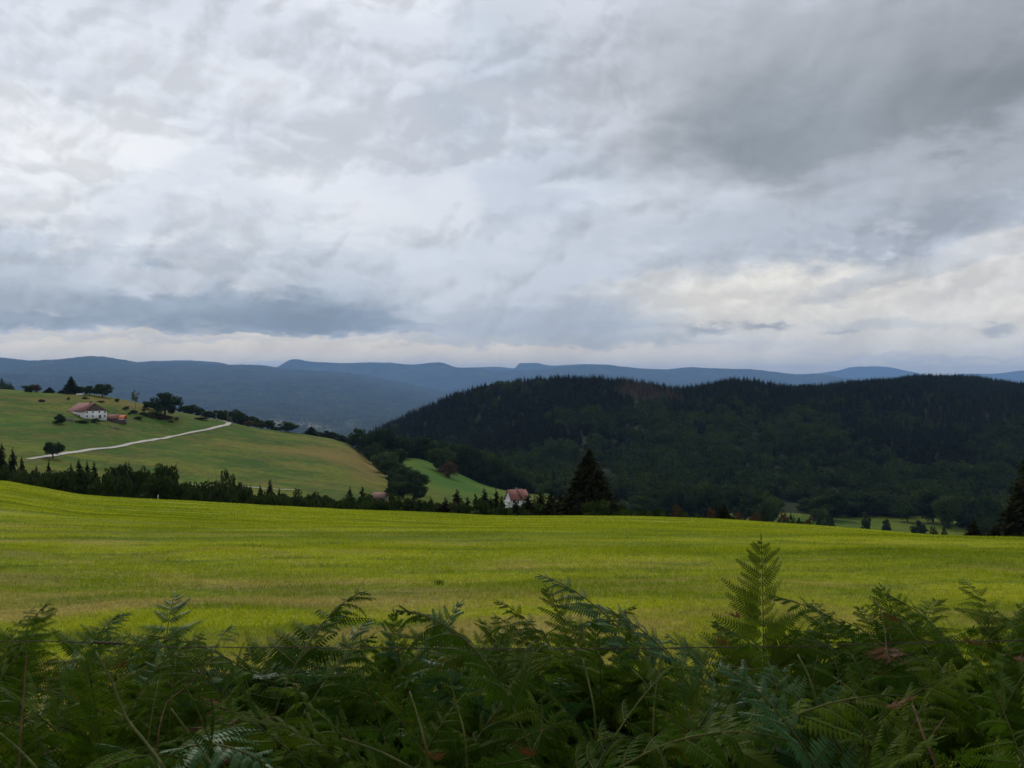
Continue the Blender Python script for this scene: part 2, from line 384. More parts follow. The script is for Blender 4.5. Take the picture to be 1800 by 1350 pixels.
c = t.mix(t.math('MULTIPLY', t.rng(dry, .25, 1.25, smooth=False), .85), c, (0.170, 0.122, 0.030))
c = t.mix(t.math('MULTIPLY', t.rng(t.noise(t.mapping(p, (.05, .11, .1), loc=(5, 2, 0), rot=(0, 0, .5)), 1.0, 7, .8), .5, .62), .55), c, (0.048, 0.060, 0.010))
c = t.mix(t.math('MULTIPLY', t.attr('lush'), .85), c, t.mix(t.rng(a, .35, .65), (0.036, 0.098, 0.008), (0.070, 0.130, 0.011)))
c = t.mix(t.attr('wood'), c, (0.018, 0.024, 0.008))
t.l.new(bsdf(t, c, .95, .05, bump(t, t.noise(p, .6, 6, .7), .8, .8)).outputs[0], out.inputs[0])

def foliage(name, dark, light, transl=.2, rough=.85, spec=.03, patch=.012, warm=None, warmf=0.0, nscale=.8):
    m, t, out = new_mat(name); oi = t.node('ShaderNodeObjectInfo'); p = t.node('ShaderNodeTexCoord').outputs['Object']
    r = oi.outputs['Random']; v = t.attr('var')
    f = t.math('ADD', t.math('MULTIPLY', r, .45), t.math('MULTIPLY', v, .35))
    f = t.math('ADD', f, t.math('MULTIPLY', t.rng(t.noise(oi.outputs['Location'], patch, 3), .35, .65), .35), clamp=True)
    c = t.mix(f, dark, light)
    c = t.vmath('SCALE', c, scale=t.rng(t.noise(p, nscale, 3), .3, .7, .75, 1.25, False))
    if warm: c = t.mix(t.math('MULTIPLY', t.rng(v, .78, 1.0), warmf), c, warm)
    b = bsdf(t, c, rough, spec); tr = t.node('ShaderNodeBsdfTranslucent'); t.put(tr.inputs[0], c)
    mx = t.node('ShaderNodeMixShader'); mx.inputs[0].default_value = transl
    t.l.new(b.outputs[0], mx.inputs[1]); t.l.new(tr.outputs[0], mx.inputs[2]); t.l.new(mx.outputs[0], out.inputs[0])
    M[name] = m; return m
foliage('spruce_needles', (0.008, 0.015, 0.006), (0.022, 0.034, 0.010), .08)
foliage('leaf_dark', (0.016, 0.030, 0.009), (0.042, 0.066, 0.014))
foliage('leaf_mid', (0.028, 0.050, 0.011), (0.062, 0.090, 0.018))
foliage('leaf_pale', (0.060, 0.080, 0.035), (0.11, 0.14, 0.06))
foliage('leaf_rust', (0.060, 0.036, 0.014), (0.11, 0.065, 0.028))
foliage('needles_dead', (0.050, 0.034, 0.024), (0.095, 0.066, 0.048), .05)
foliage('forest_spruce', (0.004, 0.007, 0.0025), (0.021, 0.029, 0.008), .05)
foliage('forest_broadleaf', (0.006, 0.014, 0.003), (0.048, 0.072, 0.011), .1, patch=.010)
foliage('brown_needles', (0.012, 0.015, 0.004), (0.027, 0.028, 0.007), .08)

def plain(name, c1, c2, scale=3.0, rough=.8, spec=.2, bmp=.3, stretch=(1, 1, 1)):
    m, t, out = new_mat(name); p = t.node('ShaderNodeTexCoord').outputs['Object']
    n = t.noise(t.mapping(p, stretch), scale, 6, .65)
    c = t.mix(t.rng(n, .3, .7), c1, c2); t.l.new(bsdf(t, c, rough, spec, bump(t, n, bmp, .05)).outputs[0], out.inputs[0])
    M[name] = m; return m
plain('bark', (0.05, 0.036, 0.024), (0.12, 0.095, 0.07), 6, stretch=(3, 3, .5))
plain('bark_pale', (0.16, 0.14, 0.11), (0.34, 0.31, 0.27), 5)
plain('render_white', (0.60, 0.585, 0.55), (0.74, 0.73, 0.70), .5)
plain('roof_brown', (0.15, 0.060, 0.050), (0.24, 0.105, 0.085), 1.5, stretch=(1, 4, 4))
plain('roof_orange', (0.42, 0.10, 0.035), (0.60, 0.16, 0.05), 1.5)
plain('roof_rose', (0.14, 0.080, 0.062), (0.22, 0.13, 0.10), 1.5)
plain('boards', (0.055, 0.036, 0.028), (0.10, 0.07, 0.055), 4, stretch=(6, 6, .4))
plain('dark_glass', (0.02, 0.022, 0.026), (0.035, 0.038, 0.042), 2, rough=.15, spec=.5)
plain('stone', (0.12, 0.105, 0.09), (0.26, 0.24, 0.21), 1.2)
plain('track_gravel', (0.27, 0.24, 0.20), (0.40, 0.37, 0.33), .8)
plain('pole_wood', (0.14, 0.12, 0.10), (0.24, 0.21, 0.18), 4)
plain('post_white', (0.62, 0.60, 0.55), (0.75, 0.72, 0.68), 9)
plain('wire_rust', (0.030, 0.020, 0.012), (0.070, 0.046, 0.028), 60, rough=.6)
plain('pale_rock', (0.5, 0.48, 0.45), (0.65, 0.63, 0.6), 1)

# ------------------------------------------------------------------ ground sheets
def sheet(name, yrows, ucols, mat, zoff=0.0):
    yr = np.asarray(yrows, float); A = 70.0
    X = ucols[None, :] * (yr[:, None] + A); Y = np.repeat(yr[:, None], len(ucols), 1)
    Z = H(X, Y) + zoff
    px = 900 + F * X / np.maximum(Y, 25); py = 675 - F * Z / np.maximum(Y, 25)
    fl = np.clip((px - 640) / 40, 0, 1)
    dry = np.zeros_like(X)
    for (cx, cy_, rx, ry, ro, s) in [(600, 800, 80, 20, 12, 1.1), (650, 825, 40, 30, 40, .9), (480, 790, 110, 9, 6, .7), (560, 850, 20, 14, 0, .1),
                                     (170, 703, 120, 9, 5, .8), (60, 704, 50, 7, 5, .7), (260, 722, 80, 9, 12, .7), (360, 735, 40, 5, 0, .3), (400, 770, 60, 6, 0, .45),
                                     (250, 800, 120, 5, -6, .4), (715, 802, 22, 5, 30, .8), (755, 822, 30, 5, 20, .5), (530, 852, 60, 6, 5, .4), (455, 845, 30, 5, 15, .5), (350, 780, 60, 6, 0, .3)]:
        dry += s * gau(px, py, cx, cy_, rx, ry, ro)
    lush = np.clip(gau(px, py, 790, 838, 85, 26, 22) * 1.5, 0, 1) * np.clip((px - 690) / 15, 0, 1)
    lush = lush + gau(px, py, 130, 780, 90, 9, -5) * .3 + gau(px, py, 330, 800, 70, 10, 20) * .55 + gau(px, py, 60, 690, 60, 5, 0) * .8 \
        + gau(px, py, 20, 740, 60, 12, 0) * .5 + gau(px, py, 340, 850, 40, 12, 0) * .7 + gau(px, py, 350, 745, 50, 6, 0) * .4
    lush = np.clip(lush + .25 * np.clip((px - 1300) / 60, 0, 1) * (Y < 950), 0, 1)
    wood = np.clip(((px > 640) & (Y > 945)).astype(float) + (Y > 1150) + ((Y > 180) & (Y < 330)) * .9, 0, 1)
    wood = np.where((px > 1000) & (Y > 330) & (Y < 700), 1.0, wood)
    V = np.stack([X, Y, Z], 2).reshape(-1, 3)
    me = mesh(name, V, [grid_faces(len(yr), len(ucols))], mat, dict(dry=dry.ravel(), lush=lush.ravel(), wood=wood.ravel()), True)
    return tag(obj(name, me), kind='structure')
uc = np.concatenate([np.linspace(-1.25, -.56, 40)[:-1], np.linspace(-.56, .56, 640), np.linspace(.56, 1.25, 40)[1:]])
YS = 135.0
tag(sheet('meadow', np.concatenate([np.linspace(-60, 4, 14)[:-1], np.geomspace(4, YS, 150)]), uc, M['meadow']))
tag(sheet('hillside', np.concatenate([np.linspace(YS, 1150, 240)[:-1], np.geomspace(1150, 3000, 70)[:-1], np.geomspace(3000, 58000, 34)]), uc, M['pasture']))

# ------------------------------------------------------------------ far mountain ranges
m, t, out = new_mat('mountain_forest')
p = t.node('ShaderNodeTexCoord').outputs['Object']
n = t.noise(p, .0028, 8, .65); n_ = t.noise(p, .02, 4, .6)
c = t.mix(t.rng(n, .4, .65), (0.008, 0.015, 0.008), (0.040, 0.055, 0.022))
c = t.vmath('SCALE', c, scale=t.rng(n_, .3, .7, .5, 1.5, False))
c = t.mix(t.attr('clear'), c, (0.25, 0.23, 0.15))
t.l.new(bsdf(t, c, .95, .03).outputs[0], out.inputs[0]); M['mountain'] = m
def mountain(sky_, Yr, Yf, zf, step=1.0, rows=110, seed=0, tree=9.0):
    k = np.array(sky_, float); px = np.arange(k[0, 0], k[-1, 0] + step, step)
    py = pchip(k[:, 0], k[:, 1:2], np.clip(px, k[0, 0], k[-1, 0] - 1e-6))[:, 0]
    py = py + 1.6 * (fbm(px / 24 + seed, px * 0 + seed, 3) - .5)
    zr = (675 - py) / F * Yr
    s = np.concatenate([np.linspace(0, 1, rows), [1.02, 1.05, 1.12, 1.25]])
    Y = Yf + (Yr - Yf) * s; sh = np.where(s <= 1, np.clip(s, 0, 1) ** 1.15, 1 - (s - 1) * 3.2)
    X = (px[None, :] - 900) / F * Yr * (0.55 + 0.45 * Y[:, None] / Yr) ; Ym = np.repeat(Y[:, None], len(px), 1)
    Z = zf + (zr[None, :] - zf) * sh[:, None]
    amp = (zr[None, :] - zf) * np.sin(np.pi * np.clip(s, 0, 1))[:, None]
    Z = Z + amp * .42 * (fbm(X / 1800 + seed, Ym / 5100 + seed, 4) - .5) + amp * .10 * (fbm(X / 260, Ym / 400 + seed, 3) - .5)
    jag = rng.random(Z.shape) ** 1.5
    Z = Z + jag * tree * np.clip(1.5 - s, 0, 1)[:, None] - tree * .45
    pxx = 900 + F * X / Ym; pyy = 675 - F * Z / Ym
    clear = np.zeros_like(X)
    if seed == 1:
        for (a, b, r1, r2, s_) in [(480, 742, 28, 4, 1.0), (540, 746, 22, 3.5, .9), (575, 752, 16, 3, .6), (350, 686, 14, 2.5, .25), (615, 745, 12, 5, .3)]:
            clear += s_ * gau(pxx, pyy, a, b, r1, r2, 6) * (fbm(X / 60, Ym / 120, 3) > .42)
    me = mesh('mountain_range', np.stack([X, Ym, Z], 2).reshape(-1, 3), [grid_faces(len(s), len(px))], M['mountain'], dict(clear=np.clip(clear, 0, 1).ravel()))
    tag(obj('mountain_range', me), kind='structure')
mountain([(-700, 640), (0, 628), (55, 633), (110, 630), (170, 625), (215, 631), (250, 636), (330, 637), (400, 640), (450, 641), (500, 647), (560, 651), (620, 655), (680, 666), (740, 679), (790, 688), (860, 702), (950, 722), (1150, 750)], 25500, 8700, -435, seed=1, tree=48, rows=170)
mountain([(200, 655), (240, 637), (275, 634), (320, 633), (375, 636), (420, 645), (470, 660)], 31500, 28000, -300, rows=50, seed=2, tree=20)
mountain([(400, 690), (450, 662), (490, 643), (515, 631), (545, 635), (600, 638), (680, 637), (720, 641), (770, 637), (800, 645), (850, 660), (930, 690)], 36000, 32500, -400, rows=50, seed=3, tree=18)
mountain([(560, 690), (620, 655), (660, 651), (720, 658), (760, 652), (800, 646), (840, 646), (870, 652), (920, 651), (960, 648), (1010, 643), (1060, 640), (1100, 645), (1170, 649), (1210, 645), (1260, 647), (1310, 648), (1360, 653), (1400, 657), (1440, 657), (1480, 664), (1700, 690)], 33500, 27500, -400, rows=70, seed=4, tree=20)
mountain([(800, 665), (850, 645), (880, 645), (903, 647), (915, 638), (940, 638), (975, 643), (1000, 641), (1040, 640), (1080, 645), (1170, 665)], 43500, 39500, -400, rows=30, seed=5, tree=15)
mountain([(1340, 672), (1430, 656), (1470, 652), (1500, 645), (1530, 644), (1560, 645), (1600, 653), (1650, 661), (1700, 657), (1740, 657), (1790, 652), (1850, 650), (2050, 660)], 54000, 51000, -400, rows=30, seed=6, tree=15)

# ------------------------------------------------------------------ tree prototypes
def cards(Cn, size, rg, flat=0.0, long=1.0):
    """irregular four-cornered leaf clumps about the centres Cn"""
    n = len(Cn); a = rg.normal(size=(n, 3)); a[:, 2] *= (1 - flat); a /= np.linalg.norm(a, axis=1)[:, None]
    b = rg.normal(size=(n, 3)); b[:, 2] *= (1 - flat); b -= (a * b).sum(1)[:, None] * a; b /= np.linalg.norm(b, axis=1)[:, None]
    s = (size * (0.6 + 0.8 * rg.random(n)))[:, None]
    j = lambda: 0.6 + 0.8 * rg.random((n, 1))
    V = np.stack([Cn - a * s * long * j(), Cn - b * s * .6 * j() , Cn + a * s * long * j(), Cn + b * s * .6 * j()], 1).reshape(-1, 3)
    return V, np.arange(4 * n).reshape(-1, 4)
def spruce_crown(rg, levels=38, per=9, seg=6, width=.2, bare=.05, droop=.35, dens=1.0, jag=.3, cw=.26):
    """unit height, crown of drooping boughs"""
    Vs = []; var = []
    for i in range(levels):
        h = bare + (1 - bare) * (i / levels) ** .92; top = 1 - (h - bare) / (1 - bare)
        R = width * (top ** .85) * (1 - .25 * math.exp(-((1 - top) / .12) ** 2)) + .006
        for b in range(max(3, int(per * (.45 + .55 * top)))):
            if rg.random() > dens: continue
            a = rg.random() * 6.283; L = R * (1 - jag + jag * 1.6 * rg.random()); dr = droop * (.5 + rg.random()); vv = rg.random()
            di = np.array([math.cos(a), math.sin(a), 0]); si = np.array([-math.sin(a), math.cos(a), 0])
            for s in range(seg):
                u = (s + .6) / seg; c = di * L * u + np.array([0, 0, h + L * (.12 * u - dr * u * u) + .25 * L * max(0, .3 - top)])
                ln = L / seg * 1.1; wd = L * cw * (1.1 - u) + .006
                tl = rg.normal(size=3) * .25; e = di * ln + np.array([0, 0, -dr * ln * 1.2 * u]); f = si * wd + np.array([0, 0, -wd * .5]) * rg.choice([-1, 1])
                e = e + tl * ln; Vs += [c - e, c - f + tl * wd, c + e, c + f - tl * wd]; var += [vv] * 4
    n = len(Vs) // 4; return np.array(Vs), np.arange(4 * n).reshape(-1, 4), np.array(var)
def broad_crown(rg, blobs=34, per=75, size=.028, rx=.42, z0=.18, z1=1.0, lump=.16):
    Vs = []; Fs = []; var = []; off = 0
    for i in range(blobs):
        u = rg.normal(size=3); u /= np.linalg.norm(u); rr = rg.random() ** .4
        c = np.array([u[0] * rx * rr, u[1] * rx * rr, (z0 + z1) / 2 + u[2] * (z1 - z0) / 2 * .82 * rr])
        lowness = (c[2] - z0) / (z1 - z0); c[:2] *= .75 + .35 * math.sin(min(1, lowness * 1.6) * 1.57)
        r = lump * (.65 + .7 * rg.random()); n = per; q = rg.normal(size=(n, 3)); q /= np.linalg.norm(q, axis=1)[:, None]; q *= r * (rg.random((n, 1)) ** .35)
        q[:, 2] *= .75
        V, Fc = cards(c + q, size, rg); Vs.append(V); Fs.append(Fc + off); off += len(V); var += [min(1, max(0, rg.random() * .7 + .3 * rg.random()))] * len(V)
    return np.concatenate(Vs), np.concatenate(Fs), np.array(var)
def trunk_mesh(name, mat, h=.5, r=.014, limbs=0, rg=None, spread=.25):
    b = MB(); b.tube([(0, 0, -.06), (0.003, 0, h * .4), (-.004, .004, h * .75), (0, 0, h)], [r * 1.25, r, r * .75, r * .25], 7)
    for i in range(limbs):
        a = rg.random() * 6.28; z = h * (.35 + .5 * rg.random()); L = spread * (.6 + .6 * rg.random())
        b.tube([(0, 0, z), (math.cos(a) * L * .45, math.sin(a) * L * .45, z + L * .5), (math.cos(a) * L, math.sin(a) * L, z + L * 1.2)], [r * .5, r * .35, r * .12], 5)
    return b.build(name, M[mat], True)
PR = {}
def proto(kind, crown, mat, trunk): V, Fc, var = crown; PR.setdefault(kind, []).append((mesh('crown', V, [Fc], M[mat], dict(var=var)), trunk))
R_ = np.random.default_rng(5)
for i in range(3):
    tk = trunk_mesh('trunk', 'bark', .93, .013)
    proto('spruce', spruce_crown(R_, 40, 10, 6, .5, .04, .4), 'spruce_needles', tk)
    proto('brown_spruce', spruce_crown(R_, 44, 11, 7, .5, .02, .15, 1.0, .45), 'brown_needles', tk)
for i in range(4):
    tk = trunk_mesh('trunk', 'bark', .75, .022, 7, R_)
    proto('broad', broad_crown(R_, 36, 130, .034, .42, .0, 1.0), 'leaf_dark', tk)
    proto('broad_light', broad_crown(R_, 34, 130, .034, .42, .0, 1.0), 'leaf_mid', tk)
proto('ball', broad_crown(R_, 60, 90, .030, .42, .14, 1.0, .15), 'leaf_dark', trunk_mesh('trunk', 'bark', .6, .03, 3, R_))
proto('round', broad_crown(R_, 60, 90, .030, .42, .0, 1.0, .15), 'leaf_dark', trunk_mesh('trunk', 'bark', .6, .03, 3, R_))
proto('big_spruce', spruce_crown(R_, 110, 26, 11, .5, .02, .22, 1.0, .4, .13), 'brown_needles', tk)
proto('pale', broad_crown(R_, 20, 45, .026, .30, .30, 1.0, .12), 'leaf_pale', trunk_mesh('trunk', 'bark_pale', .9, .020, 6, R_))
for i in range(2): proto('bush', broad_crown(R_, 22, 110, .05, .46, -.05, 1.0, .2), 'leaf_mid', trunk_mesh('trunk', 'bark', .5, .02, 4, R_))
for i in range(2): proto('dark_bush', broad_crown(R_, 22, 110, .05, .46, -.05, 1.0, .2), 'leaf_dark', trunk_mesh('trunk', 'bark', .5, .02, 4, R_))
proto('rust_bush', broad_crown(R_, 24, 70, .045, .44, -.05, 1.0, .2), 'leaf_rust', trunk_mesh('trunk', 'bark', .5, .02, 4, R_))

KN = dict(ball='broadleaf_tree', big_spruce='spruce_tree', spruce='spruce_tree', brown_spruce='spruce_tree', broad='broadleaf_tree', broad_light='broadleaf_tree', round='broadleaf_tree', pale='ash_tree', bush='bush', dark_bush='bush', rust_bush='bush')
KL = dict(ball='ball-shaped dark tree', big_spruce='brownish dark spruce', spruce='dark green spruce', brown_spruce='brownish dark spruce', broad='dark green leafy tree', broad_light='mid green leafy tree', round='dense dark round-headed tree',
          pale='thin pale airy tree with a bare trunk', bush='mid green bush', dark_bush='dark green bush', rust_bush='reddish brown bush')
KC = lambda k: 'bush' if 'bush' in k else 'tree'
TREES = []
def tree(kind, px, top, Y, wpx, where, group=None, label=None, hmin=None):
    x, y, z = ground(px, Y); z += 0.0; ztop = (675 - top) / F * Y; h = ztop - z
    if hmin: h = max(h, hmin)
    h = max(h, 1.0); wd = wpx / F * Y
    cm, tm = PR[kind][random.randrange(len(PR[kind]))]
    e = empty(KN[kind], (x, y, z), random.random() * 6.283)
    sx = wd * {'spruce': 2.5, 'brown_spruce': 2.0, 'big_spruce': 1.3}.get(kind, 1.2)
    for nm, me in (('trunk', tm), ('crown', cm)):
        o = obj(nm, me, e); o.scale = (sx, sx, h) if nm == 'crown' else (max(sx, h * .6), max(sx, h * .6), h)
    e['category'] = KC(kind)
    if group: e['group'] = group
    if label: e['label'] = label
    else: TREES.append((where, kind, px, top, wpx, e))
    return e
ORD = ['leftmost', 'second', 'third', 'fourth', 'fifth', 'sixth', 'seventh', 'eighth', 'ninth', 'tenth', 'eleventh', 'twelfth', 'thirteenth', 'fourteenth', 'fifteenth', 'sixteenth',
       'seventeenth', 'eighteenth', 'nineteenth', 'twentieth', 'twenty-first', 'twenty-second', 'twenty-third', 'twenty-fourth', 'twenty-fifth', 'twenty-sixth', 'twenty-seventh', 'twenty-eighth', 'twenty-ninth', 'thirtieth']
def label_trees():
    grp = {}
    for r in TREES: grp.setdefault((r[0], r[1]), []).append(r)
    for (where, kind), L in grp.items():
        L.sort(key=lambda r: r[2])
        for i, r in enumerate(L):
            if len(L) == 1: s = f'{KL[kind]}, {where}'
            elif i == 0: s = f'{KL[kind]}, leftmost {where}'
            elif i == len(L) - 1: s = f'{KL[kind]}, rightmost {where}'
            else: s = f'{KL[kind]}, {ORD[i]} from left {where}'
            r[5]['label'] = s

# --- skyline of the farm hill
SK = 'on the crest of the farm hill'
G1 = 'trees on the crest of the farm hill'
tree('bush', 50, 675, 838, 20, SK, G1, 'wide green bush at the far left of the farm hill crest')
tree('rust_bush', 65, 676, 838, 14, SK, G1, 'reddish brown bush beside the green one at the far left of the crest')
tree('spruce', 87, 680, 838, 11, SK, G1, 'tiny pointed conifer alone on the crest above the farmhouse')
tree('spruce', 107, 685, 838, 7, SK, G1, 'smallest dark conifer on the crest, left of the tall one')
tree('spruce', 125, 660, 838, 16, SK, G1, 'tallest dark tree on the crest right above the farmhouse')
tree('round', 139, 678, 838, 18, SK, G1, 'low round tree touching the tall dark crest tree')
tree('round', 157, 677, 836, 22, SK, G1, 'left one of the pair of round dark trees on the crest')
tree('round', 180, 673, 834, 29, SK, G1, 'right and larger one of the pair of round dark trees on the crest')
tree('pale', 238, 684, 800, 20, SK, G1, 'slender pale tree with a bare light trunk standing right of the farm')
tree('round', 290, 687, 800, 46, SK, G1, 'big round leafy tree on the slope right of the pale slender tree')
tree('dark_bush', 262, 705, 815, 20, SK, G1, 'low dark bush left of the big round tree beside the farm')
tree('rust_bush', 127, 690, 832, 6, SK, G1, 'tiny reddish bush at the foot of the tallest crest tree')
W2 = 'in the hedge behind the track bend'
for i, (px, tp, wd) in enumerate([(322, 712, 20), (338, 711, 22), (352, 716, 18), (368, 721, 20), (383, 719, 20), (398, 721, 22), (412, 718, 24), (426, 724, 20), (440, 730, 20), (452, 735, 18), (470, 737, 20), (481, 749, 12), (489, 750, 12), (362, 730, 22), (425, 742, 22)]):
    tree('dark_bush' if i % 4 == 1 else 'broad', px, tp, 885 + (i % 3) * 14, wd + 3, W2, 'trees of the hedge behind the track')
tree('rust_bush', 438, 740, 870, 16, W2, None, 'brownish bush beside the hedge right of the track bend')
tree('broad_light', 460, 741, 868, 17, W2, None, 'mid green bushy tree at the right end of the hedge behind the track')
tree('broad_light', 507, 738, 858, 29, W2, None, 'lone round green tree on the hill edge right of the hedge')
tree('spruce', 547, 749, 880, 16, W2, None, 'lone dark pointed tree on the hill edge, right of the round green one')
W3 = 'in the low wood behind the hill edge'
for i, (px, tp) in enumerate([(520, 762), (535, 761), (562, 758), (575, 757), (586, 758), (597, 766)]): tree(['broad', 'dark_bush'][i % 2], px, tp, 900, 18, W3)
tree('spruce', 601, 764, 862, 20, W3, None, 'dark bushy pine where the brown hillside bends down')

# --- strip of trees between the brown hillside and the green field, and the wood edge behind the field
W4 = 'right of the brown hillside'
for (k, px, tp, Y, wd) in [('broad_light', 632, 752, 850, 32), ('broad', 650, 756, 870, 28), ('broad', 672, 749, 850, 44), ('broad', 692, 757, 860, 36), ('broad', 620, 770, 860, 20), ('broad', 708, 768, 850, 26),
                           ('broad', 660, 775, 800, 30), ('broad_light', 676, 789, 730, 42), ('broad', 700, 785, 770, 28), ('broad', 655, 782, 800, 26), ('broad', 688, 806, 690, 40),
                           ('broad', 705, 818, 650, 40), ('broad_light', 700, 830, 610, 30), ('round', 724, 824, 600, 48), ('broad', 690, 826, 620, 26), ('broad', 708, 842, 570, 40), ('dark_bush', 738, 845, 570, 22), ('broad', 690, 846, 560, 26)]:
    tree(k, px, tp, Y, wd, W4, 'trees of the strip between the two fields')
tree('broad_light', 776, 781, 800, 40, W4, None, 'light green tree standing at the upper edge of the bright green field')
tree('rust_bush', 788, 812, 770, 27, W4, None, 'reddish bush under the light green tree on the bright field')
W5 = 'at the wood edge above the green field'
for i, (px, tp, wd) in enumerate([(712, 766, 30), (728, 768, 30), (745, 762, 36), (760, 770, 28), (783, 772, 36), (803, 776, 34), (820, 777, 36), (838, 783, 36), (855, 790, 34), (868, 797, 34), (882, 806, 36), (898, 815, 34), (912, 824, 32), (926, 834, 30), (940, 826, 32),
                                  (735, 785, 26), (752, 787, 26), (812, 800, 28), (832, 808, 28), (850, 818, 28), (866, 826, 28), (884, 834, 28), (902, 842, 26), (948, 846, 28)]):
    tree('broad' if i % 5 != 3 else 'broad_light', px, tp, 872 + (i * 7) % 20, wd + 4, W5, 'trees at the wood edge above the green field')

# --- tree row just behind the meadow crest
WA = 'in the row behind the left meadow edge'
rowA = [('spruce', 2, 776, 230, 34), ('spruce', 22, 784, 232, 26), ('spruce', 38, 800, 215, 24), ('spruce', 64, 816, 225, 22), ('broad', 75, 822, 205, 24), ('spruce', 86, 806, 232, 18), 
        ('broad', 107, 818, 225, 22), ('spruce', 125, 812, 230, 20), ('spruce', 139, 804, 228, 26), ('spruce', 153, 807, 226, 22), ('spruce', 166, 808, 230, 22), ('broad', 192, 808, 222, 36), ('broad', 216, 804, 226, 34),
        ('broad', 240, 816, 224, 36), ('broad', 284, 805, 218, 56), ('spruce', 262, 822, 232, 18), ('broad', 180, 838, 200, 34), ('broad_light', 108, 842, 195, 32), ('broad', 232, 846, 198, 36), ('broad', 150, 846, 195, 36), ('broad', 60, 842, 195, 34), ('dark_bush', 20, 836, 190, 36), ('broad', 300, 836, 205, 30)]
for (k, px, tp, Y, wd) in rowA: tree(k, px, tp, Y, wd, WA, 'trees in the dark row behind the meadow')
WB = 'in the row below the pasture'
rowB = [('broad', 322, 838, 225, 34), ('broad', 346, 842, 230, 26), ('broad', 324, 856, 200, 30), ('broad', 384, 822, 228, 40), ('broad', 402, 830, 226, 32), ('broad', 421, 836, 226, 28), ('broad', 372, 844, 220, 32), ('spruce', 441, 850, 228, 16), ('spruce', 457, 848, 226, 18), ('spruce', 475, 840, 226, 24),
        ('spruce', 491, 856, 226, 16), ('broad_light', 508, 862, 215, 34), ('broad', 533, 856, 224, 44), ('broad', 552, 860, 220, 32), ('broad_light', 360, 864, 200, 40), ('broad', 400, 862, 200, 44), ('broad_light', 436, 868, 198, 38), ('broad', 470, 868, 200, 40), ('broad', 556, 872, 198, 36), ('broad', 520, 874, 195, 34)]
for (k, px, tp, Y, wd) in rowB: tree(k, px, tp, Y, wd, WB, 'trees in the dark row behind the meadow')
WC = 'in the row left of the white house'
rowC = [('spruce', 615, 853, 224, 20), ('brown_spruce', 637, 853, 215, 28), ('broad', 628, 868, 200, 34), ('broad', 596, 872, 200, 36), ('broad', 652, 874, 198, 32), ('broad', 668, 872, 196, 38), ('broad_light', 694, 866, 220, 36), ('broad', 712, 868, 215, 32), ('bush', 697, 889, 180, 26),
        ('brown_spruce', 727, 868, 200, 24), ('broad', 742, 872, 205, 34), ('brown_spruce', 757, 872, 200, 26), ('broad', 775, 874, 205, 34), ('brown_spruce', 803, 859, 200, 34), ('brown_spruce', 783, 872, 190, 26), ('brown_spruce', 822, 872, 195, 26), ('brown_spruce', 851, 856, 200, 32), ('brown_spruce', 836, 866, 190, 24), ('brown_spruce', 872, 857, 200, 26), ('brown_spruce', 862, 872, 190, 26),
        ('dark_bush', 680, 888, 178, 30), ('dark_bush', 740, 890, 178, 34), ('dark_bush', 640, 887, 178, 34), ('brown_spruce', 716, 884, 185, 22)]
for (k, px, tp, Y, wd) in rowC: tree(k, px, tp, Y, wd, WC, 'trees in the dark row behind the meadow')
WD = 'between the white house and the big spruce'
rowD = [('brown_spruce', 882, 870, 188, 28), ('brown_spruce', 906, 877, 180, 32), ('brown_spruce', 929, 866, 185, 32), ('brown_spruce', 950, 864, 190, 30), ('brown_spruce', 968, 858, 195, 30), ('brown_spruce', 985, 866, 190, 34), ('brown_spruce', 1002, 856, 192, 34), ('dark_bush', 920, 893, 170, 30), ('bush', 900, 896, 168, 22), ('broad_light', 940, 850, 300, 34)]
for (k, px, tp, Y, wd) in rowD: tree(k, px, tp, Y, wd, WD, 'trees in the dark row behind the meadow')
fr0 = random.Random(8)
rt = np.array([(0, 800), (60, 822), (140, 820), (230, 818), (300, 826), (335, 850), (390, 838), (440, 858), (560, 866), (640, 868), (700, 876), (800, 873), (900, 888), (1000, 872), (1075, 886)], float)
for i in range(84):
    px = 2 + i * 12.8 + fr0.uniform(-6, 6); cr = np.interp(px, pk, [TB[p_][0] for p_ in pk]); tp = np.interp(px, rt[:, 0], rt[:, 1])
    W_ = 'low along the near row, ' + ['far left', 'left half', 'right half', 'by the big spruce'][i // 21]
    tree(fr0.choice(['broad', 'dark_bush', 'broad', 'broad', 'brown_spruce' if i > 44 else 'broad']), px, cr - (cr - tp) * fr0.uniform(.7, 1.1), fr0.uniform(170, 205), fr0.uniform(42, 62) * (.55 if i % 5 == 4 else 1), W_, 'low growth along the near side of the dark row')
tree('big_spruce', 1036, 788, 185, 112, '', None, 'big broad dark spruce standing alone above the meadow crest')
tree('big_spruce', 1822, 765, 178, 110, '', None, 'tall dark spruce cut off by the right picture edge')
WE = 'right of the big spruce'
rowE = [('brown_spruce', 1070, 868, 190, 34), ('dark_bush', 1092, 886, 172, 34), ('bush', 1086, 892, 168, 22), ('dark_bush', 1115, 893, 170, 30), ('bush', 1108, 895, 166, 24), ('dark_bush', 1140, 893, 170, 34), ('bush', 1168, 897, 168, 26), ('dark_bush', 1160, 890, 172, 30), ('rust_bush', 1188, 890, 170, 28), ('bush', 1210, 898, 168, 34), ('dark_bush', 1232, 904, 166, 20), ('bush', 1228, 900, 170, 20)]
for (k, px, tp, Y, wd) in rowE: tree(k, px, tp, Y, wd, WE, 'bushes along the meadow crest')
tree('brown_spruce', 1272, 883, 150, 40, '', None, 'small dark conifer poking over the meadow crest in the middle right')
tree('brown_spruce', 1712, 914, 150, 42, '', None, 'small dark cone-shaped conifer left of the cut-off spruce')
tree('rust_bush', 1248, 893, 160, 22, '', None, 'dull brownish bush left of the small crest conifer')
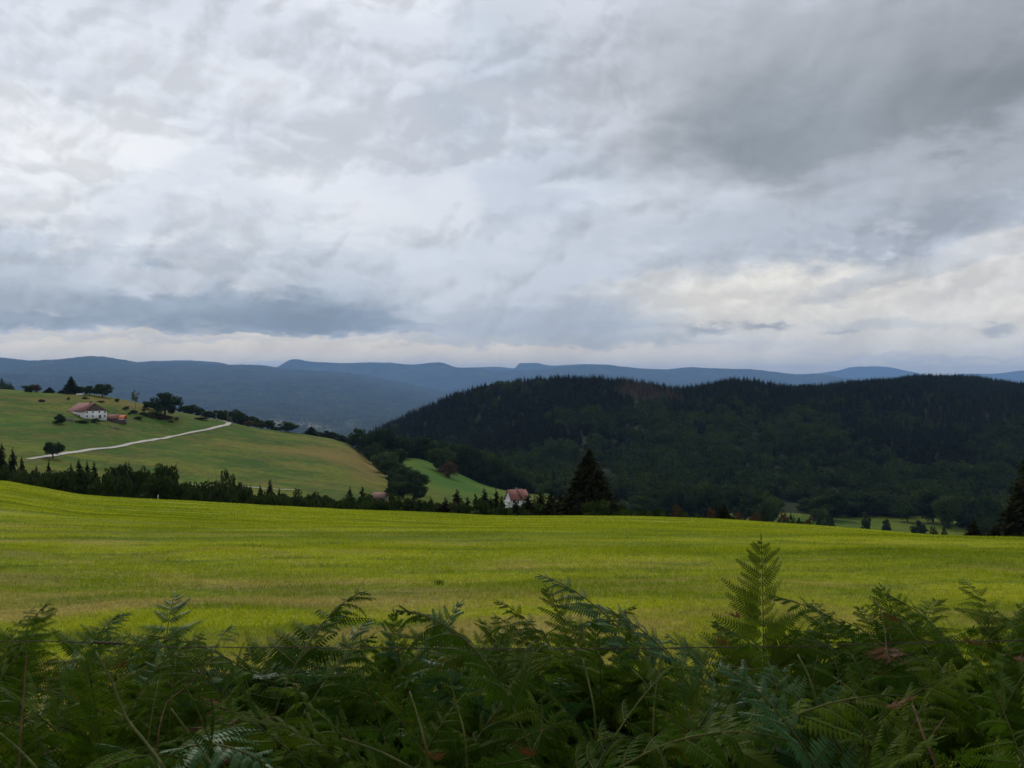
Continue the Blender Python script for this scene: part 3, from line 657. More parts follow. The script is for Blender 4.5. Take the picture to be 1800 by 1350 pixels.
tree('brown_spruce', 1752, 920, 160, 40, '', None, 'low dark conifer between the cone-shaped one and the cut-off spruce')
tree('dark_bush', 1660, 930, 300, 26, '', None, 'dark bush left of the small cone-shaped conifer at the meadow crest')
WF = 'in the scrub beyond the meadow crest'
for (k, px, tp, Y, wd) in [('rust_bush', 1300, 903, 330, 34), ('rust_bush', 1330, 901, 350, 36), ('dark_bush', 1352, 900, 350, 34), ('rust_bush', 1378, 902, 370, 36), ('dark_bush', 1404, 904, 380, 38), ('bush', 1392, 910, 340, 30), ('rust_bush', 1425, 909, 380, 30), ('dark_bush', 1440, 915, 370, 26), ('bush', 1318, 912, 300, 30), ('dark_bush', 1362, 915, 310, 34)]:
    tree(k, px, tp, Y, wd, WF, 'scrub bushes beyond the meadow crest', hmin=4)
# valley floor trees at the foot of the forested hill
WG = 'at the foot of the forested hill'
rg2 = random.Random(3)
foot = [(1060, 872), (1085, 878), (1108, 880), (1135, 868), (1160, 876), (1185, 872), (1205, 850), (1225, 862), (1255, 860), (1000, 850), (975, 842), (1290, 850), (1320, 856), (1345, 858), (1180, 852), (1150, 858), (1242, 846),
        (1445, 862), (1462, 858), (1485, 856), (1508, 860), (1530, 862), (1553, 860), (1575, 866), (1595, 872), (1612, 866), (1470, 874), (1500, 878), (1540, 880), (1582, 884), (1690, 868), (1715, 872), (1740, 866), (1765, 870), (1790, 874), (1700, 888), (1730, 894), (1665, 862), (1640, 850)]
for i, (px, tp) in enumerate(foot):
    open_ = px > 1430
    tree(['broad', 'broad_light', 'broad', 'broad'][i % 4], px, tp, (rg2.randint(890, 955) if px < 1640 else rg2.randint(835, 900)) if open_ else 830 + rg2.randint(-25, 25), 44 + rg2.randint(-8, 12), WG, 'leafy trees at the foot of the forested hill')
tree('dark_bush', 1558, 912, 800, 12, '', None, 'small lone dark bush on the green valley floor')
for (k_, px_t, tp_t, Y_t, wd_t) in [('dark_bush', 1455, 905, 760, 18), ('dark_bush', 1520, 903, 800, 16), ('dark_bush', 1615, 915, 760, 22), ('bush', 1640, 925, 700, 20), ('dark_bush', 1770, 912, 720, 30), ('broad_light', 1440, 890, 860, 24)]:
    tree(k_, px_t, tp_t, Y_t, wd_t, 'on the green valley floor', 'trees on the green valley floor')
tree('broad', 1735, 905, 700, 34, '', None, 'dark leafy tree on the valley floor left of the cut-off spruce')
for (px, tp) in [(1600, 880), (1625, 884), (1418, 876)]:
    tree('dark_bush', px, tp, 950, 30, WG)

# ------------------------------------------------------------------ the wood on the hill (a mass of thousands of trees)
pc = bpy.data.collections.new('wood_sources')
def low(name, crown, mat): V, Fc, var = crown; o = bpy.data.objects.new(name, mesh(name, V, [Fc], M[mat], dict(var=var))); pc.objects.link(o)
R3 = np.random.default_rng(21)
for i in range(2): low(f'a{i}_wood', spruce_crown(R3, 16, 8, 3, .34, .0, .5), 'forest_spruce')
for i in range(3): low(f'b{i}_wood', broad_crown(R3, 16, 34, .055, .42, .0, 1.0, .2), 'forest_broadleaf')
low('c0_wood', spruce_crown(R3, 14, 6, 3, .22, .1, .5, .8), 'needles_dead')
N = 40000
yy = np.sqrt(R3.random(N) * (2900 ** 2 - 935 ** 2) + 935 ** 2); pp = 560 + R3.random(N) * 1750
px_, Y_ = pp, yy
base = 955 + 25 * (fbm(px_ / 60, px_ * 0, 3) - .5) + np.clip((760 - px_) / 100, 0, 1) * 300
keep = (Y_ > base) & (px_ > 640)
keep |= (px_ > 1000) & (px_ < 1300) & (Y_ > 860) & (Y_ < 960) & (fbm(px_ / 20, Y_ / 20, 3) > .48)
keep &= ~((gau(px_, Y_, 1205, 1010, 22, 26) > .5) & (Y_ < 1060)) & ~((gau(px_, Y_, 1400, 985, 48, 40) > .55)) & ~(gau(px_, Y_, 1630, 975, 45, 45) > .5)
px_, Y_ = px_[keep], Y_[keep]
# far-left wooded rise behind the farm hill
n2_ = 1500; pl = -300 + R3.random(n2_) * 370; yl = 1300 + R3.random(n2_) * 500
px_ = np.concatenate([px_, pl]); Y_ = np.concatenate([Y_, yl])
X_ = (px_ - 900) / F * Y_; Z_ = H(X_, Y_) - .6
nz = fbm(X_ / 130 + 9, Y_ / 130, 3) + .22 * (R3.random(len(X_)) - .5); hh = (Y_ - 950) / 950
isb = nz > (.36 + .24 * np.clip(hh * 1.15, 0, 1.2) + (Y_ > 1750) * .10)
thin = (~isb) | (R3.random(len(X_)) < .42); X_, Y_, Z_, px_, isb, hh = X_[thin], Y_[thin], Z_[thin], px_[thin], isb[thin], hh[thin]
idx = np.where(isb, 2 + (R3.random(len(X_)) * 3).astype(int), (R3.random(len(X_)) * 2).astype(int))
pyg = 675 - F * Z_ / Y_
dead = (gau(px_, Y_, 1140, 1780, 75, 150, 0) * (.4 + fbm(X_ / 30, Y_ / 40)) > .45) | ((gau(px_, Y_, 900, 1880, 40, 60) > .5) & (R3.random(len(X_)) < .35)) | ((gau(px_, Y_, 1680, 1700, 120, 160) > .4) & (R3.random(len(X_)) < .22)) | (R3.random(len(X_)) < .008)
idx = np.where(dead & (idx < 2), 5, idx)
hgt = np.where(idx < 2, 14 + 9 * R3.random(len(X_)), np.where(idx == 5, 15 + 8 * R3.random(len(X_)), 12 + 9 * R3.random(len(X_))))
wid = np.where(idx < 2, 13 + 5 * R3.random(len(X_)), np.where(idx == 5, 14, 13 + 9 * R3.random(len(X_))))
me = bpy.data.meshes.new('hill_forest'); me.vertices.add(len(X_)); me.vertices.foreach_set('co', np.stack([X_, Y_, Z_], 1).astype(np.float32).ravel())
a = me.attributes.new('pick', 'INT', 'POINT'); a.data.foreach_set('value', idx.astype(np.int32))
a = me.attributes.new('size', 'FLOAT_VECTOR', 'POINT'); a.data.foreach_set('vector', np.stack([wid, wid, hgt], 1).astype(np.float32).ravel())
a = me.attributes.new('turn', 'FLOAT_VECTOR', 'POINT'); a.data.foreach_set('vector', np.stack([0 * wid, 0 * wid, R3.random(len(X_)) * 6.28], 1).astype(np.float32).ravel())
fo = tag(obj('forest', me), 'dense dark spruce and beech wood covering the hill', 'forest', kind='stuff')
ng = bpy.data.node_groups.new('scatter', 'GeometryNodeTree'); ng.is_modifier = True
ng.interface.new_socket('Geometry', in_out='INPUT', socket_type='NodeSocketGeometry'); ng.interface.new_socket('Geometry', in_out='OUTPUT', socket_type='NodeSocketGeometry')
gi = ng.nodes.new('NodeGroupInput'); go = ng.nodes.new('NodeGroupOutput'); ip = ng.nodes.new('GeometryNodeInstanceOnPoints'); ci = ng.nodes.new('GeometryNodeCollectionInfo')
ci.inputs['Collection'].default_value = pc; ci.inputs['Separate Children'].default_value = True; ci.inputs['Reset Children'].default_value = True
def na(name, typ):
    n = ng.nodes.new('GeometryNodeInputNamedAttribute'); n.data_type = typ; n.inputs[0].default_value = name
    return [o for o in n.outputs if o.enabled][0]
ng.links.new(gi.outputs[0], ip.inputs['Points']); ng.links.new(ci.outputs[0], ip.inputs['Instance']); ip.inputs['Pick Instance'].default_value = True
ng.links.new(na('pick', 'INT'), ip.inputs['Instance Index']); ng.links.new(na('size', 'FLOAT_VECTOR'), ip.inputs['Scale']); ng.links.new(na('turn', 'FLOAT_VECTOR'), ip.inputs['Rotation'])
ng.links.new(ip.outputs[0], go.inputs[0])
md = fo.modifiers.new('scatter', 'NODES'); md.node_group = ng

# ------------------------------------------------------------------ road on the hill
def ribbon(pts, width, name, label=None):
    k = np.array([ground(p, Y)[:2] for p, Y in pts]); s = np.concatenate([[0], np.cumsum(np.linalg.norm(np.diff(k, axis=0), axis=1))])
    u = np.linspace(0, s[-1], int(s[-1] / 3)); c = pchip(s, k, np.clip(u, 0, s[-1] - 1e-6))
    T = np.gradient(c, axis=0); T /= np.linalg.norm(T, axis=1)[:, None]; Nn = np.stack([-T[:, 1], T[:, 0]], 1)
    off = np.linspace(-.5, .5, 5) * width; V = []
    for i in range(len(c)):
        for o_ in off:
            q_ = c[i] + Nn[i] * (o_ + .25 * math.sin(i * .7)); V.append((q_[0], q_[1], float(H(q_[0], q_[1])) + .28))
    me = mesh(name, np.array(V), [grid_faces(len(c), 5)], M['track_gravel'], smooth=True)
    return tag(obj(name, me), kind='structure')
def solveY(px, py, y0, y1):
    ys = np.linspace(y0, y1, 400); zz = H((px - 900) / F * ys, ys); e = np.abs(675 - F * zz / ys - py); return float(ys[np.argmin(e)])
rp = [(50, 808), (80, 803), (115, 797), (160, 791), (215, 784), (260, 775), (300, 768), (345, 759), (375, 753), (395, 748), (402, 745)]
RY = [(p, solveY(p, y, 420, 860)) for p, y in rp]
y_end = RY[-1][1]
ribbon(RY + [(402, y_end + 14), (392, y_end + 30), (375, y_end + 44)], 3.3, 'road')
lp = [(330, 852.5), (440, 857), (480, 860.5), (520, 861.5)]
ribbon([(p, solveY(p, y, 400, 560)) for p, y in lp], 2.0, 'road')

# ------------------------------------------------------------------ farmhouse
def roof_gable(b, L, Wd, h0, rise, over=.6, th=.25, hip=0.0):
    """ridge along x, from -L/2..L/2, slopes towards +-y; hip clips the +x end"""
    x0, x1 = -L / 2 - over, L / 2 + over; e = Wd / 2 + over; sl = rise / (Wd / 2); ze = h0 - over * sl; zr = h0 + rise
    xr = x1 - hip
    V = [(x0, -e, ze), (x1, -e, ze), (xr, 0, zr), (x0, 0, zr), (x0, e, ze), (x1, e, ze)]
    Vt = [(x, y, z + th) for x, y, z in V]
    b.add(V + Vt, [(0, 1, 2, 3), (3, 2, 5, 4), (6, 9, 8, 7), (9, 10, 11, 8), (0, 6, 7, 1), (1, 7, 8, 2), (2, 8, 11, 5), (5, 11, 10, 4), (4, 10, 9, 3), (3, 9, 6, 0)])
def window(parent, x, z, w_, h_, side, depth, frame='render_white', glass='dark_glass', name='window'):
    """side 'x' = on the +x gable (x is then the y position), '-y' on the long wall"""
    f = MB(); g_ = MB(); t_ = .12
    def bx(b, a0, z0, a1, z1, d0, d1):
        if side == 'x': b.box(depth + d0, a0, z0, depth + d1, a1, z1)
        else: b.box(a0, depth - d1, z0, a1, depth - d0, z1)
    for (a0, z0, a1, z1) in ((x - w_ / 2 - t_, z, x - w_ / 2, z + h_), (x + w_ / 2, z, x + w_ / 2 + t_, z + h_), (x - w_ / 2 - t_, z + h_, x + w_ / 2 + t_, z + h_ + t_), (x - w_ / 2 - t_ - .05, z - t_, x + w_ / 2 + t_ + .05, z)):
        bx(f, a0, z0, a1, z1, 0.0, .09)
    fo_ = obj(name, f.build(name, M[frame]), parent)
    bx(g_, x - w_ / 2 + .002, z + .002, x + w_ / 2 - .002, z + h_ - .002, -.02, .04)
    obj('pane' if name == 'window' else 'leaf', g_.build('pane', M[glass]), fo_)
FY = solveY(153, 736, 600, 800)
gx, gy, gz = ground(148, FY)
th = math.radians(-50)                   # local +x (gable normal) points right and towards the camera
Lh, Wh, hw, rise = 33.0, 15.5, 4.9, 4.9; FS = FY / 720 * .96; Lh *= FS; Wh *= FS
ux = np.array((math.cos(th), math.sin(th))); uy = np.array((-math.sin(th), math.cos(th)))
cen = np.array((gx, gy)) - ux * Lh / 2 + uy * Wh / 2
fh = empty('farmhouse', (cen[0], cen[1], gz - .2), th); tag(fh, 'large white farmhouse with a brown tiled roof on the hillside', 'farmhouse')
b = MB(); b.box(-Lh / 2, -Wh / 2, -3, Lh / 2, Wh / 2, hw); obj('wall', b.build('wall', M['render_white']), fh)
b = MB(); e = .05; b.add([(Lh / 2 - .2, -Wh / 2, hw + .01), (Lh / 2 - .2, Wh / 2, hw + .01), (Lh / 2 - .2, 0, hw + rise - .1), (Lh / 2 + e, -Wh / 2, hw + .01), (Lh / 2 + e, Wh / 2, hw + .01), (Lh / 2 + e, 0, hw + rise - .1),
                         (-Lh / 2, -Wh / 2, hw + .01), (-Lh / 2, Wh / 2, hw + .01), (-Lh / 2, 0, hw + rise - .1)], [(0, 3, 4, 1)], [(3, 4, 5), (6, 8, 7)])
obj('gable', b.build('gable', M['boards']), fh)
b = MB(); roof_gable(b, Lh, Wh, hw + .02, rise, .8, .3, 2.6); rf = obj('roof', b.build('roof', M['roof_brown']), fh)
b = MB(); b.box(6.2, -.6, hw + rise - .8, 7.4, .6, hw + rise + 1.5); b.box(6.05, -.75, hw + rise + 1.5, 7.55, .75, hw + rise + 1.75); obj('chimney', b.build('chimney', M['stone']), rf)
for zz in (.9, 3.7):
    for k, yy_ in enumerate((-5.6, -1.8, 2.4, 6.0)):
        if zz < 1 and k == 2: continue
        window(fh, yy_, zz, .85, 1.3, 'x', Lh / 2)
window(fh, 2.9, 0, 1.3, 2.2, 'x', Lh / 2, 'stone', 'boards', 'door')
for x_ in (-8.5, -4.2, -.6, 4.5): window(fh, x_, 3.9, .9, 1.1, '-y', -Wh / 2)
window(fh, -2.6, .9, .9, 1.1, '-y', -Wh / 2)
window(fh, 1.6, 0, 3.2, 2.5, '-y', -Wh / 2, 'stone', 'boards', 'barn_door'); window(fh, 6.4, .2, 2.8, 2.0, '-y', -Wh / 2, 'stone', 'boards', 'barn_door')
# outbuilding
bx_, by_, bz_ = ground(203, FY + 14)
ob = empty('outbuilding', (bx_, by_, bz_ - .2), math.radians(2)); tag(ob, 'long low outbuilding with brown and orange tiles right of the farmhouse', 'barn')
b = MB(); b.box(-9.4, -3, -3, 6.6, 3, 2.6); obj('wall', b.build('wall', M['boards']), ob)
b = MB(); roof_gable(b, 11.4, 6, 2.62, 2.5, .4, .2); o = obj('roof', b.build('roof', M['roof_brown']), ob); o.location = (-3.8, 0, 0)
b = MB(); roof_gable(b, 4.0, 6, 2.62, 2.0, .18, .2); o = obj('roof', b.build('roof', M['roof_orange']), ob); o.location = (4.65, 0, 0); o['label'] = 'bright orange tiled end of the roof'
b = MB(); b.box(2.9, -3.08, 1.7, 6.5, -3.003, 2.3); obj('fascia', b.build('fascia', M['render_white']), ob)
for x_ in (-5, -1.5): window(ob, x_, .2, 1.6, 1.6, '-y', -3, 'stone', 'dark_glass', 'window')
# retaining walls and yard shrubs
def stone_wall(p0, p1, Y0, Y1, h, label):
    a0, a1 = ground(p0, Y0), ground(p1, Y1); n = 14; b = MB()
    L_ = math.dist(a0[:2], a1[:2]); ang_ = math.atan2(a1[1] - a0[1], a1[0] - a0[0]); zb = min(a0[2], a1[2]) - 1
    for r_ in range(max(2, int((h + 1) / .5))):
        x = 0
        while x < L_ - .05:
            ln = min(.7 + random.random() * .9, L_ - x); j = random.random() * .12
            b.box(x + .02, -.35 - j, r_ * .5, x + ln - .01, .35, r_ * .5 + .49); x += ln
    me = b.build('stone_wall', M['stone']); o = obj('stone_wall', me); o.location = (a0[0], a0[1], zb); o.rotation_euler = (0, 0, ang_); tag(o, label, 'wall')
stone_wall(113, 129, FY - 22, FY - 22, 2.2, 'stone retaining wall under the left corner of the farmhouse')
stone_wall(174, 209, FY - 20, FY - 16, 1.8, 'long low stone yard wall in front of the outbuilding')
stone_wall(224, 250, FY - 2, FY - 2, .8, 'low stone wall running right from the outbuilding')
WH = 'beside the farmhouse'
for (k, px, tp, dY, wd, lab) in [('dark_bush', 103, 728, solveY(103, 745, 560, 830) - FY, 20, 'dark round bush at the left of the farm retaining wall'), ('dark_bush', 168, 735, solveY(168, 743, 560, 830) - FY, 12, 'dark bush in front of the white gable wall'),
                            ('dark_bush', 213, 731, solveY(213, 742, 560, 830) - FY, 13, 'dark bush at the right end of the stone yard wall'), ('bush', 143, 738, solveY(143, 742, 560, 830) - FY, 22, 'low green shrubs under the long white farmhouse wall'),
                            ('bush', 243, 731, solveY(243, 737, 560, 830) - FY, 12, 'small green shrub on the low wall right of the outbuilding'), ('dark_bush', 274, 724, solveY(274, 732, 560, 830) - FY, 22, 'dark shrub on the slope below the big round tree'), ('bush', 258, 724, solveY(258, 731, 560, 830) - FY, 14, 'green shrub between the pale tree and the dark shrub'),
                            ('rust_bush', 290, 730, solveY(290, 736, 560, 830) - FY, 26, 'brown low scrub below the big round tree'), ('rust_bush', 202, 727, solveY(202, 734, 560, 830) - FY, 8, 'tiny reddish shrub before the outbuilding')]:
    tree(k, px, tp, FY + dY, wd, WH, 'shrubs around the farm', lab)
for i, (px_t, bs) in enumerate([(228, 728), (236, 726), (249, 729), (252, 722), (266, 727), (268, 735), (281, 738), (284, 733), (297, 736), (222, 720), (262, 716), (150, 701), (178, 707), (205, 706), (120, 703), (72, 706), (300, 742), (310, 739)]):
    Yb = solveY(px_t, bs, 600, 840); tree(['dark_bush', 'bush', 'rust_bush'][i % 3], px_t, bs - 3 - (i * 7) % 4, Yb, 6 + (i * 5) % 7, 'among the scrub around the farm', 'low scrub on the pasture around the farm')
tree('ball', 93, 776, solveY(92, 806, 420, 640), 31, '', None, 'ball-shaped dark tree standing alone on the track')
# small things near the farm
x, y, z = ground(140, 826)
rk = np.random.default_rng(4); b = MB()
for i in range(3):
    q_ = rk.normal(size=(14, 3)); q_ /= np.linalg.norm(q_, axis=1)[:, None]
    import bmesh
    bm = bmesh.new(); bmesh.ops.create_icosphere(bm, subdivisions=2, radius=1.0)
    vv = np.array([v.co[:] for v in bm.verts]); ff = [[v.index for v in f.verts] for f in bm.faces]; bm.free()
    vv = vv * (1 + .25 * (vnoise(vv[:, 0] * 2 + 9 * i, vv[:, 1] * 2 + vv[:, 2]) - .5))[:, None]
    b.add(vv * np.array([1.3, .8, .7]) + np.array([(i - 1) * 1.5, 0, .3]), [], ff)
o = obj('boulder', b.build('boulder', M['pale_rock'])); o.location = (x, y, z + .3); tag(o, 'pale rock outcrop on the crest above the farmhouse', 'rock')
def pole(px, base_py, hpx, label):
    Y = solveY(px, base_py, 700, 900); x, y, z = ground(px, Y); e_ = empty('utility_pole', (x, y, z)); tag(e_, label, 'pole', 'utility poles by the track bend'); h = hpx / F * Y
    b = MB(); b.tube([(0, 0, -.5), (0, 0, h)], [.20, .13], 8); obj('shaft', b.build('shaft', M['pole_wood'], True), e_)
    b = MB(); b.box(-.9, -.08, h - .8, .9, .08, h - .6); obj('crossarm', b.build('crossarm', M['pole_wood']), e_)
pole(380, 741, 15, 'wooden utility pole left of the track bend'); pole(400.5, 743, 18, 'taller wooden utility pole at the track bend')
tree('pale', 405, 731, solveY(405, 744, 700, 900) + 8, 10, '', None, 'little pale tree right of the utility pole at the bend')
x, y, z = ground(342, solveY(342, 738, 700, 860)); 
tree('dark_bush', 354, 733, solveY(350, 737, 650, 850), 20, '', None, 'low flat dark bush on the grass before the hedge')

# ------------------------------------------------------------------ white house and small shed in the row
HY = 420
x, y, z = ground(905, HY); z = (675 - 889) / F * HY
wh = empty('house', (x, y, z), math.radians(33)); wh.scale = (.85, .85, .9); tag(wh, 'white house with a steep red-brown roof half hidden by spruces', 'house')
b = MB(); b.box(-3.6, -2.4, -3, 3.6, 2.4, 3.2); b.add([(-3.6, -2.4, 3.21), (-3.6, 2.4, 3.21), (-3.6, 0, 6.6), (3.6, -2.4, 3.21), (3.6, 2.4, 3.21), (3.6, 0, 6.6)], [], [(0, 2, 1), (3, 4, 5)])
obj('wall', b.build('wall', M['render_white']), wh)
b = MB(); roof_gable(b, 7.2, 5.0, 3.25, 3.6, .5, .22); rf = obj('roof', b.build('roof', M['roof_brown']), wh)
b = MB(); b.box(.6, -.3, 6.2, 1.2, .3, 7.6); obj('chimney', b.build('chimney', M['stone']), rf)
b = MB(); b.box(-1.4, -3.2, 3.4, .6, -1.5, 4.6); b.add([(-1.6, -3.4, 4.6), (.8, -3.4, 4.6), (-.4, -3.4, 5.6), (-1.6, -1.0, 4.6), (.8, -1.0, 4.6), (-.4, -1.0, 5.6)], [(0, 3, 5, 2), (1, 2, 5, 4)], [(0, 2, 1)])
for x_ in (-2.2, 0.2, 2.4): window(wh, x_, 1.2, .9, 1.3, '-y', -2.4)
b = MB(); b.box(-5.4, -2.6, 1.6, -3.61, 1.4, 1.75); b.box(-5.4, -2.6, 1.75, -5.3, 1.4, 2.5); b.box(-5.4, -2.6, -2, -5.25, -2.4, 1.6); b.box(-5.3, -2.6, 1.75, -3.61, -2.5, 2.5); obj('balcony', b.build('balcony', M['render_white']), wh)
ax, ay = x + 2.6, y + 2.5
an = empty('house_annex', (ax, ay, z + .4), math.radians(62)); tag(an, 'smaller brown-roofed wing at the right of the white house', 'house')
b = MB(); b.box(-3.0, -2, -3, 3.0, 2, 2.6); obj('wall', b.build('wall', M['render_white']), an)
b = MB(); roof_gable(b, 6.0, 4, 2.62, 2.6, .4, .2); obj('roof', b.build('roof', M['roof_brown']), an)
x, y, z = ground(667, 470); z = (675 - 882) / F * 470
sh = empty('shed', (x, y, z), math.radians(-18)); tag(sh, 'small dark wooden shed with a faded tiled roof left of the green field', 'shed')
b = MB(); b.box(-2.9, -1.9, -3, 2.9, 1.9, 2.0); b.add([(2.9, -1.9, 2.01), (2.9, 1.9, 2.01), (2.9, 0, 3.9), (-2.9, -1.9, 2.01), (-2.9, 1.9, 2.01), (-2.9, 0, 3.9)], [], [(0, 1, 2), (3, 5, 4)]); obj('wall', b.build('wall', M['boards']), sh)
b = MB(); roof_gable(b, 5.8, 3.8, 2.02, 2.0, .18, .16); obj('roof', b.build('roof', M['roof_rose']), sh)
x, y, z = ground(277, 108); b = MB(); b.tube([(0, 0, -.3), (.03, 0, .25), (.06, 0, .55)], [.03, .032, .026], 8)
o = obj('marker_post', b.build('marker_post', M['post_white'], True)); o.location = (x, y, z); tag(o, 'small white post on the far edge of the meadow', 'post')
x, y, z = ground(10.5, 128); b = MB(); b.tube([(0, 0, -.3), (0, 0, 1.2)], [.05, .045], 8)
o = obj('fence_post', b.build('fence_post', M['pole_wood'], True)); o.location = (x, y, z); tag(o, 'grey wooden post before the spruces at the far left', 'post')

# ------------------------------------------------------------------ meadow grass (blades)
def blades(n, y0, y1, hgt, wid, seg, power=1.0, side=.53, seed=0):
    g = np.random.default_rng(seed); u = g.random(n); y = 1 / (1 / y0 + u * (1 / y1 - 1 / y0)) if power == 2 else y0 * (y1 / y0) ** u
    x = (g.random(n) * 2 - 1) * side * y; cl = fbm(x * 1.6, y * .9, 3)
    h = hgt(y) * (.45 + .9 * g.random(n)) * (.55 + .9 * cl); wd = wid(y) * (.7 + .6 * g.random(n))
    a = g.random(n) * 6.283; ln = h * (.25 + .75 * g.random(n)); b_ = a + g.normal(size=n) * .8
    z = H(x, y); A = np.stack([np.cos(a), np.sin(a), 0 * a], 1) * wd[:, None] * .5; Ld = np.stack([np.cos(b_), np.sin(b_) * .6, 0 * b_], 1)
    Bp = np.stack([x, y, z - .01], 1); var = g.random(n)
    if seg == 1:
        V = np.stack([Bp - A, Bp + A, Bp + Ld * ln[:, None] * .7 + np.array([0, 0, 1]) * h[:, None]], 1).reshape(-1, 3)
        return V, np.arange(3 * n).reshape(-1, 3), None, np.repeat(var, 3)
    m1 = Bp + Ld * (ln * .25)[:, None] + np.array([0, 0, 1]) * (h * .6)[:, None]; tp = Bp + Ld * ln[:, None] + np.array([0, 0, 1]) * h[:, None]
    V = np.stack([Bp - A, Bp + A, m1 + A * .8, m1 - A * .8, tp], 1).reshape(-1, 3); i = np.arange(n)[:, None] * 5
    return V, i + np.array([[3, 2, 4]]), i + np.array([[0, 1, 2, 3]]), np.repeat(var, 5)
parts = [blades(230000, 3.6, 13, lambda y: .036 + y * 0, lambda y: .004 + .0003 * y, 2, seed=1), blades(330000, 12, 34, lambda y: .032 + y * 0, lambda y: .0006 * y, 1, seed=2), blades(330000, 32, 113, lambda y: .036 + y * .0003, lambda y: .0009 * y, 1, seed=3)]
Vs, Ts, Qs, vs = [], [], [], []; off = 0
for V, T3, Q4, va in parts:
    Vs.append(V); Ts.append(T3 + off); vs.append(va)
    if Q4 is not None: Qs.append(Q4 + off)
    off += len(V)
tag(obj('meadow_grass', mesh('meadow_grass', np.concatenate(Vs), [np.concatenate(Ts), np.concatenate(Qs)], M['blades'], dict(var=np.concatenate(vs)))), 'short mown yellow-green meadow grass', 'grass', kind='stuff')

for (px_t, py_t, w_, lab) in [(772, 1030, 12, 'dark upright weed tuft in the middle of the meadow'), ]:
    Yw = solveY(px_t, py_t, 6, 100); xw, yw, zw = ground(px_t, Yw); gw = np.random.default_rng(px_t); nw = 70; ww = w_ / F * Yw; hh_ = ww * (.9 if w_ < 14 else .35)
    bw = np.stack([gw.normal(size=nw) * ww * .28, gw.normal(size=nw) * ww * .28, np.zeros(nw)], 1); tw_ = bw * 1.9 + np.stack([gw.normal(size=nw) * ww * .1, gw.normal(size=nw) * ww * .1, hh_ * (.4 + .7 * gw.random(nw))], 1)
    aw = gw.random(nw) * 6.28; dw = np.stack([np.cos(aw), np.sin(aw), 0 * aw], 1) * ww * .035; md_ = (bw + tw_) / 2 + np.array([0, 0, hh_ * .12])
    Vw = np.stack([bw - dw * .4, bw + dw * .4, md_ + dw, tw_, md_ - dw], 1).reshape(-1, 3); iw = np.arange(nw)[:, None] * 5
    o = obj('weed', mesh('weed', Vw, [iw + np.array([[0, 1, 2, 4]]), iw + np.array([[4, 2, 3]])], M['leaf_mid'], dict(var=np.repeat(gw.random(nw), 5)))); o.location = (xw, yw, zw); tag(o, lab, 'weed', 'weed tufts in the meadow')

# ------------------------------------------------------------------ bracken
foliage('bracken_green', (0.012, 0.034, 0.0016), (0.058, 0.108, 0.005), .38, .6, .03, patch=1.2, warm=(0.095, 0.050, 0.010), warmf=.65, nscale=5)
foliage('bracken_light', (0.032, 0.062, 0.004), (0.100, 0.142, 0.009), .42, .55, .05, patch=1.2, nscale=5)
foliage('bracken_blue', (0.012, 0.044, 0.009), (0.042, 0.102, 0.026), .3, .45, .10, patch=1.2, nscale=5)
foliage('bracken_rust', (0.050, 0.020, 0.004), (0.15, 0.062, 0.014), .30, .6, .2, nscale=8)
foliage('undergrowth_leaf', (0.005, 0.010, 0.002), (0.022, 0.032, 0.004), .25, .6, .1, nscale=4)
plain('stem_green', (0.030, 0.040, 0.005), (0.075, 0.080, 0.012), 20)
plain('stem_brown', (0.05, 0.026, 0.010), (0.12, 0.070, 0.028), 20)

def pinnule(Vl, Tl, varl, base, d1, nrm, L, wd, v, lobes):
    """one leaflet with small lobes on both sides: base point, direction, normal"""
    side = np.cross(nrm, d1); n0 = sum(len(q) for q in Vl)
    k = lobes * 2 - 1; u = np.linspace(0, 1, k + 1)[:, None]; prof = (np.sin(np.pi * np.clip(u * .86 + .14, 0, 1)) ** .55) * (1 - .35 * u) * wd
    prof = prof * np.where(np.arange(k + 1) % 2 == 0, .62, 1.0)[:, None]; prof[-1] = .0004
    mid = base + d1 * (u * L) - nrm * (u ** 2 * L * .16)
    V = np.concatenate([mid, mid + side * prof - nrm * prof * .2, mid - side * prof - nrm * prof * .2]); i = np.arange(k); m_ = k + 1
    T_ = np.concatenate([np.stack([i, i + 1, m_ + i + 1, m_ + i], 1), np.stack([i + 1, i, 2 * m_ + i, 2 * m_ + i + 1], 1)])
    Vl.append(V); Tl.append(T_ + n0); varl.append(np.full(len(V), v))
def rotv(v, ax, a): return v * math.cos(a) + np.cross(ax, v) * math.sin(a) + ax * (ax @ v) * (1 - math.cos(a))
